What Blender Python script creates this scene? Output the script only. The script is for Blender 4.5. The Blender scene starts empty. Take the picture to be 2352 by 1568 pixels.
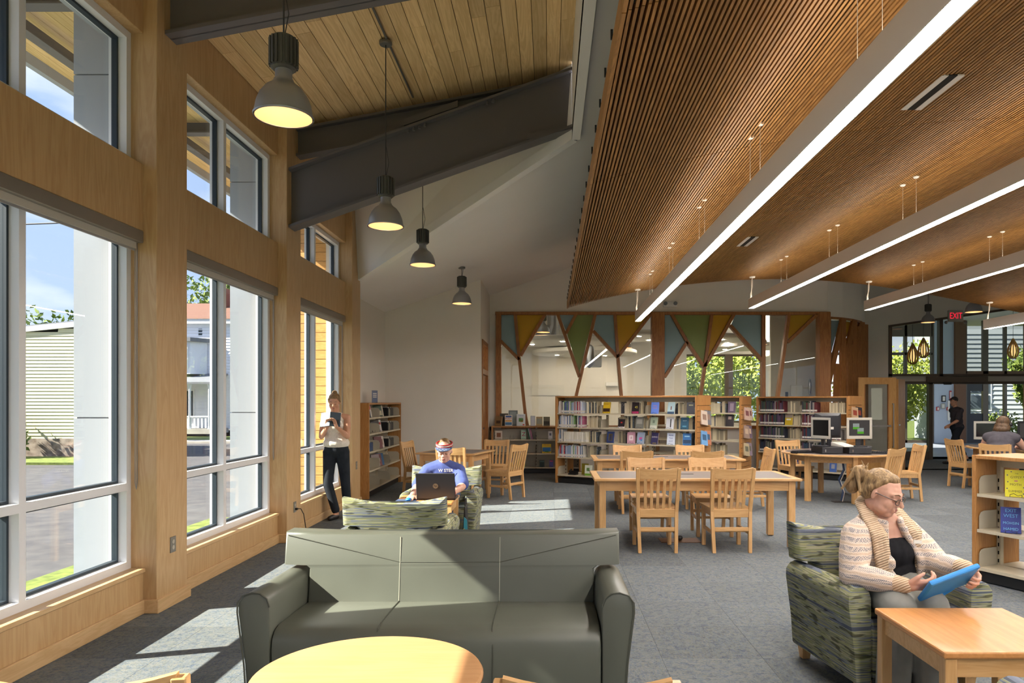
import bpy, bmesh, math, random
import numpy as np
from mathutils import Vector, Matrix, Euler, Quaternion

random.seed(7)
SC = bpy.context.scene
COL = SC.collection
PI = math.pi

# ------------------------------------------------------------------ camera
F_PX, VPX, VPY, EYE = 1650.0, 1262.0, 922.0, 1.55
cam_d = bpy.data.cameras.new('camera')
cam_d.sensor_width = 36.0
cam_d.lens = F_PX / 2352.0 * 36.0
cam_d.shift_x = (1176.0 - VPX) / 2352.0
cam_d.shift_y = (VPY - 784.0) / 2352.0
cam_d.clip_start = 0.05
cam_d.clip_end = 300
cam = bpy.data.objects.new('camera', cam_d)
COL.objects.link(cam)
cam.location = (0, 0, EYE)
cam.rotation_euler = (PI / 2, 0, 0)
SC.camera = cam

# ------------------------------------------------------------------ exposure, sky, sun
SC.view_settings.view_transform = 'Standard'
SC.view_settings.look = 'None'
SC.view_settings.exposure = 1.42
SC.view_settings.gamma = 1.0
SC.view_settings.use_curve_mapping = False
SKY = 0.53
SUN = 8.2
LINEAR_LIGHT = 28.0
PENDANT_LIGHT = 9.0

wd = bpy.data.worlds.new('sky')
SC.world = wd
wd.use_nodes = True
wn, wl = wd.node_tree.nodes, wd.node_tree.links
wn.clear()
w_out = wn.new('ShaderNodeOutputWorld')
w_bg = wn.new('ShaderNodeBackground')
w_tc = wn.new('ShaderNodeTexCoord')
w_sep = wn.new('ShaderNodeSeparateXYZ')
wl.new(w_tc.outputs['Generated'], w_sep.inputs[0])
w_ramp = wn.new('ShaderNodeValToRGB')
w_ramp.color_ramp.elements[0].position = 0.0
w_ramp.color_ramp.elements[0].color = (0.52, 0.64, 0.86, 1)
w_ramp.color_ramp.elements[1].position = 0.6
w_ramp.color_ramp.elements[1].color = (0.30, 0.45, 0.80, 1)
wl.new(w_sep.outputs[2], w_ramp.inputs[0])
w_map = wn.new('ShaderNodeMapping')
w_map.inputs['Scale'].default_value = (2.2, 2.2, 6.0)
wl.new(w_tc.outputs['Generated'], w_map.inputs[0])
w_no = wn.new('ShaderNodeTexNoise')
w_no.inputs['Scale'].default_value = 1.6
w_no.inputs['Detail'].default_value = 7
wl.new(w_map.outputs[0], w_no.inputs[0])
w_cr = wn.new('ShaderNodeValToRGB')
w_cr.color_ramp.elements[0].position = 0.50
w_cr.color_ramp.elements[1].position = 0.72
wl.new(w_no.outputs[0], w_cr.inputs[0])
w_mix = wn.new('ShaderNodeMixRGB')
w_mix.inputs[2].default_value = (1.0, 1.0, 1.0, 1)
wl.new(w_cr.outputs[0], w_mix.inputs[0])
wl.new(w_ramp.outputs[0], w_mix.inputs[1])
wl.new(w_mix.outputs[0], w_bg.inputs[0])
w_bg.inputs[1].default_value = SKY
wl.new(w_bg.outputs[0], w_out.inputs[0])

sun_d = bpy.data.lights.new('sun', 'SUN')
sun_d.energy = SUN
sun_d.angle = math.radians(0.53)
sun_d.color = (1.0, 0.93, 0.80)
sun = bpy.data.objects.new('sun', sun_d)
COL.objects.link(sun)
sun.rotation_euler = Vector((1.0, 0.29, -0.78)).to_track_quat('-Z', 'Y').to_euler()

# ------------------------------------------------------------------ helpers: colours and materials
def srgb(h):
    h = h.lstrip('#')
    v = [int(h[i:i + 2], 16) / 255.0 for i in (0, 2, 4)]
    return tuple((c / 12.92 if c <= 0.04045 else ((c + 0.055) / 1.055) ** 2.4) for c in v) + (1.0,)

MATS = {}
class NT:
    def __init__(s, name):
        s.m = bpy.data.materials.new(name)
        s.m.use_nodes = True
        s.n, s.l = s.m.node_tree.nodes, s.m.node_tree.links
        s.b = s.n['Principled BSDF']
        MATS[name] = s.m
    def new(s, t, **kw):
        n = s.n.new('ShaderNode' + t)
        for k, v in kw.items():
            if k in n.inputs: n.inputs[k].default_value = v
            else: setattr(n, k, v)
        return n
    def coord(s, kind='Object', scale=(1, 1, 1), rot=(0, 0, 0), rand=True):
        if kind == 'World':
            src = s.new('NewGeometry').outputs['Position']
        else:
            src = s.new('TexCoord').outputs[kind]
        if rand:
            oi = s.new('ObjectInfo')
            mul = s.new('Math', operation='MULTIPLY'); mul.inputs[1].default_value = 37.0
            s.l.new(oi.outputs['Random'], mul.inputs[0])
            ad = s.new('VectorMath', operation='ADD')
            s.l.new(src, ad.inputs[0]); s.l.new(mul.outputs[0], ad.inputs[1])
            src = ad.outputs[0]
        mp = s.new('Mapping')
        mp.inputs['Scale'].default_value = scale
        mp.inputs['Rotation'].default_value = rot
        s.l.new(src, mp.inputs[0])
        return mp.outputs[0]
    def noise(s, vec, scale=5, detail=3, rough=0.5, dist=0.0):
        n = s.new('TexNoise', Scale=scale, Detail=detail, Roughness=rough, Distortion=dist)
        s.l.new(vec, n.inputs['Vector'])
        return n.outputs['Fac']
    def ramp(s, fac, stops, interp='LINEAR'):
        r = s.new('ValToRGB')
        cr = r.color_ramp
        cr.interpolation = interp
        while len(cr.elements) < len(stops): cr.elements.new(0.5)
        for e, (p, c) in zip(cr.elements, stops):
            e.position = p
            e.color = srgb(c) if isinstance(c, str) else c
        s.l.new(fac, r.inputs[0])
        return r.outputs[0]
    def mix(s, fac, a, b, mode='MIX'):
        m = s.new('MixRGB', blend_type=mode)
        for i, v in ((0, fac), (1, a), (2, b)):
            if isinstance(v, (int, float)): m.inputs[i].default_value = v
            elif isinstance(v, (tuple, str)): m.inputs[i].default_value = srgb(v) if isinstance(v, str) else v
            else: s.l.new(v, m.inputs[i])
        return m.outputs[0]
    def bump(s, fac, strength=0.2, dist=0.01):
        b = s.new('Bump', Strength=strength, Distance=dist)
        s.l.new(fac, b.inputs['Height'])
        s.l.new(b.outputs[0], s.b.inputs['Normal'])
    def base(s, col):
        if isinstance(col, str): s.b.inputs['Base Color'].default_value = srgb(col)
        else: s.l.new(col, s.b.inputs['Base Color'])
    def set(s, rough=0.5, metal=0.0, spec=0.5, **kw):
        s.b.inputs['Roughness'].default_value = rough
        s.b.inputs['Metallic'].default_value = metal
        s.b.inputs['Specular IOR Level'].default_value = spec
        for k, v in kw.items(): s.b.inputs[k.replace('_', ' ')].default_value = v

def plain(name, col, rough=0.5, metal=0.0, spec=0.5, **kw):
    t = NT(name); t.base(col); t.set(rough, metal, spec, **kw)
    return t.m

def mottled(name, c1, c2, scale=6, rough=0.7, metal=0.0, bump=0.0, kind='World', detail=4, spec=0.4):
    t = NT(name); v = t.coord(kind, rand=False)
    n = t.noise(v, scale, detail)
    t.base(t.ramp(n, [(0.35, c1), (0.65, c2)])); t.set(rough, metal, spec)
    if bump: t.bump(n, bump)
    return t.m

def wood(name, c1, c2, axis='z', kind='Object', rough=0.42, fine=34, c3=None, vary=0.10, spec=0.4, along=0.9, swirl=1.6):
    """grain stretched along one axis, tinted a little differently piece by piece"""
    t = NT(name)
    sc = {'x': (along, 9, 9), 'y': (9, along, 9), 'z': (9, 9, along)}[axis]
    v = t.coord(kind, sc)
    n1 = t.noise(v, 1.0, 4, 0.55, swirl)
    v2 = t.coord(kind, tuple(c * fine / 9 for c in sc))
    n2 = t.noise(v2, 1.0, 2, 0.6)
    wv = t.new('Math', operation='MULTIPLY'); wv.inputs[1].default_value = 7.0; t.l.new(n1, wv.inputs[0])
    fr = t.new('Math', operation='PINGPONG'); fr.inputs[1].default_value = 0.5; t.l.new(wv.outputs[0], fr.inputs[0])
    f2 = t.new('Math', operation='MULTIPLY'); f2.inputs[1].default_value = 2.0; t.l.new(fr.outputs[0], f2.inputs[0])
    col = t.mix(f2.outputs[0], c1, c2)
    col = t.mix(0.25, col, t.ramp(n2, [(0.3, c2), (0.7, c1)]))
    oi = t.new('ObjectInfo')
    hs = t.new('HueSaturation'); hs.inputs['Saturation'].default_value = 1.0
    mr = t.new('MapRange'); mr.inputs['To Min'].default_value = 1 - vary; mr.inputs['To Max'].default_value = 1 + vary
    t.l.new(oi.outputs['Random'], mr.inputs[0]); t.l.new(mr.outputs[0], hs.inputs['Value']); t.l.new(col, hs.inputs['Color'])
    t.l.new(hs.outputs[0], t.b.inputs['Base Color'])
    t.set(rough, 0, spec)
    t.bump(n2, 0.06, 0.003)
    return t.m

def emit(name, col, strength):
    m = bpy.data.materials.new(name); m.use_nodes = True
    n, l = m.node_tree.nodes, m.node_tree.links
    n.clear()
    e = n.new('ShaderNodeEmission'); e.inputs[0].default_value = srgb(col) if isinstance(col, str) else col
    e.inputs[1].default_value = strength
    o = n.new('ShaderNodeOutputMaterial'); l.new(e.outputs[0], o.inputs[0])
    MATS[name] = m
    return m

def glass(name, tint=(1, 1, 1, 1), gloss=1.0, rough=0.0):
    """thin pane: lets light straight through, reflects more at grazing angles"""
    m = bpy.data.materials.new(name); m.use_nodes = True
    n, l = m.node_tree.nodes, m.node_tree.links
    n.clear()
    def math_(op, a, b=None):
        k = n.new('ShaderNodeMath'); k.operation = op
        for i, v in enumerate((a, b)):
            if v is None: continue
            if isinstance(v, (int, float)): k.inputs[i].default_value = v
            else: l.new(v, k.inputs[i])
        return k.outputs[0]
    tr = n.new('ShaderNodeBsdfTransparent'); tr.inputs[0].default_value = tint
    gl = n.new('ShaderNodeBsdfGlossy'); gl.inputs['Roughness'].default_value = rough
    ge = n.new('ShaderNodeNewGeometry')
    dt = n.new('ShaderNodeVectorMath'); dt.operation = 'DOT_PRODUCT'
    l.new(ge.outputs['Incoming'], dt.inputs[0]); l.new(ge.outputs['Normal'], dt.inputs[1])
    c = math_('SUBTRACT', 1.0, math_('ABSOLUTE', dt.outputs['Value']))
    f = math_('ADD', 0.03, math_('MULTIPLY', 0.9, math_('POWER', c, 5.0)))
    mx = n.new('ShaderNodeMixShader')
    l.new(math_('MULTIPLY', f, gloss), mx.inputs[0]); l.new(tr.outputs[0], mx.inputs[1]); l.new(gl.outputs[0], mx.inputs[2])
    o = n.new('ShaderNodeOutputMaterial'); l.new(mx.outputs[0], o.inputs[0])
    MATS[name] = m
    return m

# ------------------------------------------------------------------ helpers: geometry
class MB:
    """collects shapes into one mesh"""
    def __init__(s):
        s.v = []; s.f = []
    def add(s, vs, fs):
        o = len(s.v)
        s.v += [tuple(p) for p in vs]
        s.f += [tuple(i + o for i in f) for f in fs]
        return s
    def box(s, x0, x1, y0, y1, z0, z1):
        return s.add([(x0, y0, z0), (x1, y0, z0), (x1, y1, z0), (x0, y1, z0), (x0, y0, z1), (x1, y0, z1), (x1, y1, z1), (x0, y1, z1)],
                     [(0, 3, 2, 1), (4, 5, 6, 7), (0, 1, 5, 4), (1, 2, 6, 5), (2, 3, 7, 6), (3, 0, 4, 7)])
    def cbox(s, c, d, rot=(0, 0, 0)):
        M = Euler(rot).to_matrix()
        vs = []
        for sz in (-.5, .5):
            for sx, sy in ((-.5, -.5), (.5, -.5), (.5, .5), (-.5, .5)):
                vs.append(tuple(Vector(c) + M @ Vector((sx * d[0], sy * d[1], sz * d[2]))))
        return s.add(vs, [(0, 3, 2, 1), (4, 5, 6, 7), (0, 1, 5, 4), (1, 2, 6, 5), (2, 3, 7, 6), (3, 0, 4, 7)])
    def hexa(s, a, b):
        """solid between two matching quads a (bottom) and b (top)"""
        return s.add(list(a) + list(b), [(0, 3, 2, 1), (4, 5, 6, 7), (0, 1, 5, 4), (1, 2, 6, 5), (2, 3, 7, 6), (3, 0, 4, 7)])
    def loft(s, rings):
        n = len(rings[0])
        vs = [p for r in rings for p in r]
        fs = [tuple(range(n - 1, -1, -1)), tuple((len(rings) - 1) * n + k for k in range(n))]
        for i in range(len(rings) - 1):
            for k in range(n): fs.append((i * n + k, i * n + (k + 1) % n, (i + 1) * n + (k + 1) % n, (i + 1) * n + k))
        return s.add(vs, fs)
    def beam(s, p0, p1, w, h, up=(0, 0, 1)):
        p0, p1 = Vector(p0), Vector(p1)
        d = (p1 - p0).normalized(); up = Vector(up)
        sx = d.cross(up)
        if sx.length < 1e-4: sx = d.cross(Vector((0, 1, 0)))
        sx.normalize(); u = sx.cross(d).normalized()
        q = lambda p: [p - sx * w / 2 - u * h / 2, p + sx * w / 2 - u * h / 2, p + sx * w / 2 + u * h / 2, p - sx * w / 2 + u * h / 2]
        a, b = q(p0), q(p1)
        return s.add(a + b, [(0, 1, 2, 3), (7, 6, 5, 4), (0, 4, 5, 1), (1, 5, 6, 2), (2, 6, 7, 3), (3, 7, 4, 0)])
    def prism(s, poly, a, b, axis='y'):
        """polygon in the two other axes, extruded from a to b along axis"""
        n = len(poly)
        mk = {'x': lambda p, t: (t, p[0], p[1]), 'y': lambda p, t: (p[0], t, p[1]), 'z': lambda p, t: (p[0], p[1], t)}[axis]
        vs = [mk(p, a) for p in poly] + [mk(p, b) for p in poly]
        fs = [tuple(range(n)), tuple(range(2 * n - 1, n - 1, -1))]
        fs += [(i, i + n, (i + 1) % n + n, (i + 1) % n) for i in range(n)]
        return s.add(vs, fs)
    def ngon_slab(s, pts, off):
        n = len(pts); off = Vector(off)
        vs = [Vector(p) for p in pts] + [Vector(p) + off for p in pts]
        fs = [tuple(range(n)), tuple(range(2 * n - 1, n - 1, -1))]
        fs += [(i, i + n, (i + 1) % n + n, (i + 1) % n) for i in range(n)]
        return s.add(vs, fs)
    def tube(s, pts, r, n=8, cap=True):
        pts = [Vector(p) for p in pts]
        rs = r if isinstance(r, (list, tuple)) else [r] * len(pts)
        rings = []
        prev = None
        for i, p in enumerate(pts):
            d = (pts[min(i + 1, len(pts) - 1)] - pts[max(i - 1, 0)]).normalized()
            if prev is None:
                a = d.cross(Vector((0, 0, 1)))
                if a.length < 1e-3: a = d.cross(Vector((1, 0, 0)))
                a.normalize()
            else:
                a = prev - d * prev.dot(d)
                a.normalize()
            prev = a
            b = d.cross(a)
            rings.append([p + (a * math.cos(2 * PI * k / n) + b * math.sin(2 * PI * k / n)) * rs[i] for k in range(n)])
        vs = [q for ring in rings for q in ring]
        fs = []
        for i in range(len(pts) - 1):
            for k in range(n):
                fs.append((i * n + k, i * n + (k + 1) % n, (i + 1) * n + (k + 1) % n, (i + 1) * n + k))
        if cap:
            fs.append(tuple(range(n - 1, -1, -1)))
            fs.append(tuple((len(pts) - 1) * n + k for k in range(n)))
        return s.add(vs, fs)
    def lathe(s, prof, c=(0, 0, 0), n=20, caps=True):
        """profile of (radius, z) from bottom to top around the z axis"""
        vs = []
        for r, z in prof:
            for k in range(n):
                a = 2 * PI * k / n
                vs.append((c[0] + r * math.cos(a), c[1] + r * math.sin(a), c[2] + z))
        fs = []
        for i in range(len(prof) - 1):
            for k in range(n):
                fs.append((i * n + k, i * n + (k + 1) % n, (i + 1) * n + (k + 1) % n, (i + 1) * n + k))
        if caps:
            if prof[0][0] > 1e-5: fs.append(tuple(range(n - 1, -1, -1)))
            if prof[-1][0] > 1e-5: fs.append(tuple((len(prof) - 1) * n + k for k in range(n)))
        return s.add(vs, fs)
    def ball(s, c, r, nu=14, nv=9, rot=None):
        if not isinstance(r, (tuple, list)): r = (r, r, r)
        M = rot.to_matrix() if isinstance(rot, (Euler, Quaternion)) else (rot or Matrix.Identity(3))
        c = Vector(c)
        vs = [c + M @ Vector((0, 0, -r[2]))]
        for j in range(1, nv):
            t = -PI / 2 + PI * j / nv
            for i in range(nu):
                a = 2 * PI * i / nu
                vs.append(c + M @ Vector((r[0] * math.cos(t) * math.cos(a), r[1] * math.cos(t) * math.sin(a), r[2] * math.sin(t))))
        vs.append(c + M @ Vector((0, 0, r[2])))
        fs = [(0, 1 + (i + 1) % nu, 1 + i) for i in range(nu)]
        for j in range(nv - 2):
            for i in range(nu):
                a = 1 + j * nu
                fs.append((a + i, a + (i + 1) % nu, a + nu + (i + 1) % nu, a + nu + i))
        L = len(vs) - 1; a = 1 + (nv - 2) * nu
        fs += [(a + i, a + (i + 1) % nu, L) for i in range(nu)]
        return s.add(vs, fs)
    def cap(s, p0, p1, r0, r1=None, n=12):
        """tapered capsule"""
        r1 = r0 if r1 is None else r1
        p0, p1 = Vector(p0), Vector(p1)
        d = (p1 - p0)
        L = d.length
        d = d.normalized() if L > 1e-6 else Vector((0, 0, 1))
        pts, rs = [], []
        for t in (-.98, -.8, -.5, 0): pts.append(p0 + d * r0 * t); rs.append(r0 * math.sqrt(1 - t * t))
        for t in (0, .5, .8, .98): pts.append(p1 + d * r1 * t); rs.append(r1 * math.sqrt(1 - t * t))
        return s.tube(pts, rs, n)
    def mesh(s, name, mat, bevel=0.0, smooth=False, seg=1):
        me = bpy.data.meshes.new(name)
        me.from_pydata(s.v, [], s.f)
        bm = bmesh.new(); bm.from_mesh(me)
        bmesh.ops.recalc_face_normals(bm, faces=bm.faces)
        if bevel:
            es = [e for e in bm.edges if len(e.link_faces) == 2 and e.calc_face_angle(0) > 0.5]
            bmesh.ops.bevel(bm, geom=es, offset=bevel, offset_type='OFFSET', segments=seg, profile=0.5, affect='EDGES', clamp_overlap=True)
        if smooth:
            for f in bm.faces: f.smooth = True
            for e in bm.edges:
                if len(e.link_faces) == 2 and e.calc_face_angle(0) > 0.7: e.smooth = False
        bm.to_mesh(me); bm.free()
        me.materials.append(MATS[mat] if isinstance(mat, str) else mat)
        return me
    def build(s, name, mat, parent=None, **kw):
        return link(name, s.mesh(name, mat, **kw), parent)

def link(name, me, parent=None, loc=None, rot=None, scale=None):
    o = bpy.data.objects.new(name, me)
    COL.objects.link(o)
    if parent: o.parent = parent
    if loc is not None: o.location = loc
    if rot is not None: o.rotation_euler = rot
    if scale is not None: o.scale = scale
    return o

def tag(o, label=None, cat=None, group=None, kind=None):
    if label: o['label'] = label
    if cat: o['category'] = cat
    if group: o['group'] = group
    if kind: o['kind'] = kind
    return o

def thing(name, label, cat, loc=(0, 0, 0), rz=0.0, group=None):
    o = bpy.data.objects.new(name, None)
    COL.objects.link(o)
    o.empty_display_size = 0.1
    o.location = loc
    o.rotation_euler = (0, 0, rz)
    return tag(o, label, cat, group)

def struct(name, loc=(0, 0, 0)):
    o = bpy.data.objects.new(name, None)
    COL.objects.link(o)
    o.location = loc
    o['kind'] = 'structure'
    return o

def copy_tree(o, parent=None):
    c = o.copy()
    COL.objects.link(c)
    c.parent = parent
    for ch in o.children: copy_tree(ch, c)
    return c

def place(o, loc, rz, label=None, group=None):
    o.location = loc; o.rotation_euler = (0, 0, rz)
    if label: o['label'] = label
    if group: o['group'] = group
    return o

def text(body, size, parent, loc, rot, mat, name='lettering', align='CENTER', depth=0.0004, sx=1.0):
    cu = bpy.data.curves.new(name, 'FONT')
    cu.body = body; cu.size = size; cu.align_x = align; cu.align_y = 'CENTER'; cu.extrude = depth; cu.resolution_u = 2
    to = bpy.data.objects.new(name, cu)
    COL.objects.link(to)
    dg = bpy.context.evaluated_depsgraph_get()
    me = bpy.data.meshes.new_from_object(to.evaluated_get(dg))
    bpy.data.objects.remove(to)
    me.materials.clear(); me.materials.append(MATS[mat])
    return link(name, me, parent, loc, rot, (sx, 1, 1))

def remesh(mb, name, mat, parent, voxel, smooth_it=6, fac=0.5):
    """weld overlapping shapes into one continuous skin"""
    me = mb.mesh(name + '_raw', mat)
    o = bpy.data.objects.new(name, me)
    COL.objects.link(o)
    r = o.modifiers.new('r', 'REMESH'); r.mode = 'VOXEL'; r.voxel_size = voxel; r.use_smooth_shade = True
    if smooth_it:
        sm = o.modifiers.new('s', 'SMOOTH'); sm.iterations = smooth_it; sm.factor = fac
    dg = bpy.context.evaluated_depsgraph_get()
    new = bpy.data.meshes.new_from_object(o.evaluated_get(dg))
    bpy.data.objects.remove(o)
    new.materials.clear(); new.materials.append(MATS[mat])
    for p in new.polygons: p.use_smooth = True
    return link(name, new, parent)

def at(x, y, Y):
    """world point at depth Y seen at pixel x, y (used to take measurements off the photograph)"""
    return ((x - VPX) * Y / F_PX, Y, EYE - (y - VPY) * Y / F_PX)
# ------------------------------------------------------------------ materials
wood('maple_vertical', '#CBAA7E', '#BC986A', 'z', 'World', 0.38, vary=0.05, swirl=0.8)
wood('maple_along', '#D0B084', '#C09D70', 'y', 'World', 0.38, vary=0.05, swirl=0.8)
wood('maple_panel', '#C6A578', '#B69265', 'z', 'World', 0.40, vary=0.05, along=0.6, swirl=1.0)
wood('plank_wood', '#EFCF9A', '#D8B47C', 'y', 'World', 0.5, vary=0.16, along=0.55, swirl=1.2)
wood('slat_wood', '#AA7D46', '#875E30', 'y', 'World', 0.5, vary=0.16)
wood('furniture_maple', '#CFA673', '#BE935E', 'z', 'Object', 0.32, vary=0.05, swirl=0.7)
wood('furniture_maple_x', '#CFA673', '#BE935E', 'x', 'Object', 0.32, vary=0.05, swirl=0.7)
wood('beech_top', '#C29468', '#B6885C', 'x', 'Object', 0.28, vary=0.02, swirl=0.5)
wood('table_beech', '#C98F57', '#B97F48', 'y', 'Object', 0.3, vary=0.02, swirl=0.5)
wood('fir', '#A8723E', '#8A562A', 'z', 'World', 0.45, vary=0.08)
wood('siding_wood', '#D6A668', '#C08B4A', 'x', 'World', 0.5, vary=0.10)
wood('shelf_end', '#B98750', '#A5713C', 'z', 'Object', 0.4, vary=0.05)
wood('door_wood', '#BD9157', '#A87A42', 'z', 'Object', 0.4, vary=0.04)
plain('black_gap', '#17120D', 0.9)
plain('slat_back', '#1C1008', 0.95)
plain('steel', '#625E5F', 0.42, 0.0, 0.5)
plain('frame_white', '#DCDDE0', 0.35, 0.0, 0.5)
plain('frame_bronze', '#5E5348', 0.4, 0.3)
plain('gasket', '#24303A', 0.5)
plain('shade_housing', '#8A837B', 0.4, 0.4)
plain('shade_cloth', '#B9B4AA', 0.8)
mottled('wall_paint', '#E4DED3', '#E0DACF', 1.2, 0.85, bump=0.02)
mottled('ceiling_paint', '#EDE9E3', '#EAE6E0', 1.0, 0.85)
plain('panel_white', '#9A9FA8', 0.45)
plain('fin_groove', '#888C92', 0.6)
plain('aluminium', '#A3A3A6', 0.38, 0.45)
plain('dark_rib', '#55544F', 0.45, 0.2)
plain('cable', '#3A3A3A', 0.6)
plain('white_cable', '#CFC7BC', 0.6)
plain('light_housing', '#DCD7CF', 0.5, 0.0)
emit('led_strip', (1.0, 0.93, 0.86, 1), LINEAR_LIGHT)
emit('led_up', (1.0, 0.86, 0.70, 1), LINEAR_LIGHT * 0.18)
emit('pendant_glow', (1.0, 0.70, 0.45, 1), PENDANT_LIGHT)
emit('downlight_glow', (1.0, 0.82, 0.64, 1), 190.0)
plain('reflector', '#EBC9A2', 0.5)
plain('conduit_grey', '#7C7B78', 0.4, 0.6)
glass('window_glass', (0.96, 0.98, 0.98, 1), 0.8)
glass('partition_glass', (0.90, 0.92, 0.90, 1), 1.0)
glass('entrance_glass', (0.74, 0.76, 0.74, 1), 1.1)
plain('baseboard_black', '#1B1B1C', 0.5)
plain('plate_steel', '#8E8C88', 0.35, 0.8)
plain('black_plastic', '#18181A', 0.4)
plain('dark_grey_plastic', '#2C2C30', 0.45)
plain('grey_plastic', '#9A9890', 0.45)
plain('beige_plastic', '#B4AEA2', 0.5)
plain('shelf_steel', '#C3B89F', 0.42, 0.1)
plain('shelf_steel_clear', '#B5AD9A', 0.35, 0.1)
plain('inlay', '#6A605E', 0.42)
plain('rim_dark', '#6B4526', 0.5)
plain('chrome', '#B9B9BB', 0.2, 1.0)
plain('red', '#A81D22', 0.5)
plain('paper_white', '#DAD6CC', 0.7)
plain('paper_cream', '#CDBF9F', 0.8)
plain('ink', '#22201F', 0.7)
plain('white_paint', '#E2E0DA', 0.5)

# frosted coloured panes of the tree wall
def frosted(name, col):
    t = NT(name); t.base(col); t.set(0.45, 0, 0.5)
    tr = t.new('BsdfTranslucent'); tr.inputs[0].default_value = srgb(col)
    mx = t.new('MixShader'); mx.inputs[0].default_value = 0.45
    t.l.new(t.b.outputs[0], mx.inputs[1]); t.l.new(tr.outputs[0], mx.inputs[2])
    t.l.new(mx.outputs[0], t.n['Material Output'].inputs[0])
frosted('pane_blue', '#A9BFC4')
frosted('pane_yellow', '#D8B236')
frosted('pane_green', '#A3B070')

# carpet: looped pile in grey, blue and olive yarns
t = NT('carpet')
v = t.coord('Object', (1, 1, 1))
n1 = t.noise(v, 95, 2, 0.6, 0.8)
n2 = t.noise(t.coord('Object', (14, 70, 1)), 1.0, 2, 0.6, 1.4)
n3 = t.noise(t.coord('Object', (1, 1, 1)), 26, 3, 0.65, 1.0)
c1 = t.ramp(n1, [(0.32, '#333C49'), (0.42, '#50657F'), (0.50, '#86866F'), (0.57, '#606E7E'), (0.64, '#969086'), (0.72, '#3D4855')])
c2 = t.ramp(n2, [(0.32, '#404956'), (0.46, '#6D6F69'), (0.54, '#546884'), (0.68, '#827E77')])
c3 = t.ramp(n3, [(0.36, '#3D4757'), (0.5, '#6A6C69'), (0.64, '#7A766D')])
col = t.mix(0.45, t.mix(0.5, c1, c2), c3)
oi = t.new('ObjectInfo')
hs = t.new('HueSaturation'); mr = t.new('MapRange'); mr.inputs['To Min'].default_value = 0.88; mr.inputs['To Max'].default_value = 1.12
t.l.new(oi.outputs['Random'], mr.inputs[0]); t.l.new(mr.outputs[0], hs.inputs['Value']); t.l.new(col, hs.inputs['Color'])
t.l.new(hs.outputs[0], t.b.inputs['Base Color']); t.set(0.95, 0, 0.1); t.bump(n1, 0.35, 0.006)

# striped upholstery of the armchairs
t = NT('stripe_fabric')
v = t.coord('Object', (2.0, 2.0, 78), rand=False)
n1 = t.noise(v, 1.0, 1.5, 0.6, 0.25)
v2 = t.coord('Object', (9, 9, 46), rand=False)
n2 = t.noise(v2, 1.0, 1, 0.5)
c = t.ramp(n1, [(0.30, '#4E545F'), (0.37, '#6C7280'), (0.42, '#868A60'), (0.46, '#9E9A84'), (0.50, '#797F54'), (0.535, '#64665E'), (0.57, '#93916F'), (0.61, '#6A7080'), (0.66, '#83865A')], 'CONSTANT')
d = t.ramp(n2, [(0.58, (1, 1, 1, 1)), (0.66, srgb('#6A6A62'))])
t.base(t.mix(0.75, c, d, 'MULTIPLY')); t.set(0.85, 0, 0.2)
t.bump(t.noise(t.coord('Object', (60, 60, 60), rand=False), 4, 2), 0.15, 0.003)

# sofa leatherette
t = NT('leather')
v = t.coord('Object', rand=False)
n = t.noise(v, 70, 4, 0.6)
nb = t.noise(v, 2.5, 2)
t.base(t.ramp(nb, [(0.3, '#54564C'), (0.7, '#5C5F55')])); t.set(0.42, 0, 0.5); t.bump(n, 0.10, 0.002)
plain('leather_seam', '#4A4C42', 0.5)
plain('leather_stitch', '#9A9A8A', 0.6)

# exterior
mottled('asphalt', '#4B494C', '#5A5757', 3.0, 0.9)
mottled('grass', '#5C6A2E', '#7D893F', 9.0, 0.9)
mottled('sidewalk', '#A9A29A', '#B8B2AA', 2.0, 0.9)
mottled('stone_wall', '#6E6055', '#A5978A', 5.0, 0.9, bump=0.5)
plain('siding_yellow', '#CBC8A3', 0.6)
plain('siding_white', '#E6E8F0', 0.6)
plain('siding_grey', '#9AA0A4', 0.6)
plain('trim_white', '#E3E4E6', 0.5)
plain('roof_grey', '#77797E', 0.8)
plain('roof_brown', '#7A5646', 0.8)
plain('brick_red', '#8A4A38', 0.8)
plain('window_dark', '#3A4348', 0.2)
plain('curtain', '#C9C5BB', 0.8)
mottled('leaf_green', '#4C6430', '#8A9A44', 2.5, 0.7)
mottled('leaf_bright', '#7F9236', '#C2C860', 2.0, 0.7)
plain('bark', '#4E4238', 0.9)

# skin, hair, cloth
def skin(name, c1, c2):
    t = NT(name)
    n = t.noise(t.coord('Object', rand=False), 9, 3)
    t.base(t.ramp(n, [(0.35, c1), (0.7, c2)])); t.set(0.55, 0, 0.35)
    t.b.inputs['Subsurface Weight'].default_value = 0.08
    t.b.inputs['Subsurface Radius'].default_value = (0.02, 0.008, 0.004)
skin('skin_fair', '#C99A84', '#D2A692')
skin('skin_warm', '#BE8A6C', '#C9987C')
def hairmat(name, c1, c2, sc=(60, 60, 8)):
    t = NT(name)
    n = t.noise(t.coord('Object', sc, rand=False), 1.2, 3, 0.6, 0.8)
    t.base(t.ramp(n, [(0.3, c1), (0.7, c2)])); t.set(0.5, 0, 0.4); t.bump(n, 0.5, 0.006)
hairmat('hair_blond', '#5E4730', '#A88A60')
hairmat('hair_brown', '#3A2A1E', '#6E543A')
hairmat('hair_tied', '#5A4028', '#9A7A50')
def cloth(name, c1, c2, scale=30, rough=0.85, bump=0.25):
    t = NT(name)
    n = t.noise(t.coord('Object', rand=False), scale, 3)
    t.base(t.ramp(n, [(0.3, c1), (0.7, c2)])); t.set(rough, 0, 0.2); t.bump(n, bump, 0.006)
cloth('black_knit', '#17171A', '#202024')
cloth('grey_trousers', '#83837E', '#8D8D88', 12)
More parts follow.
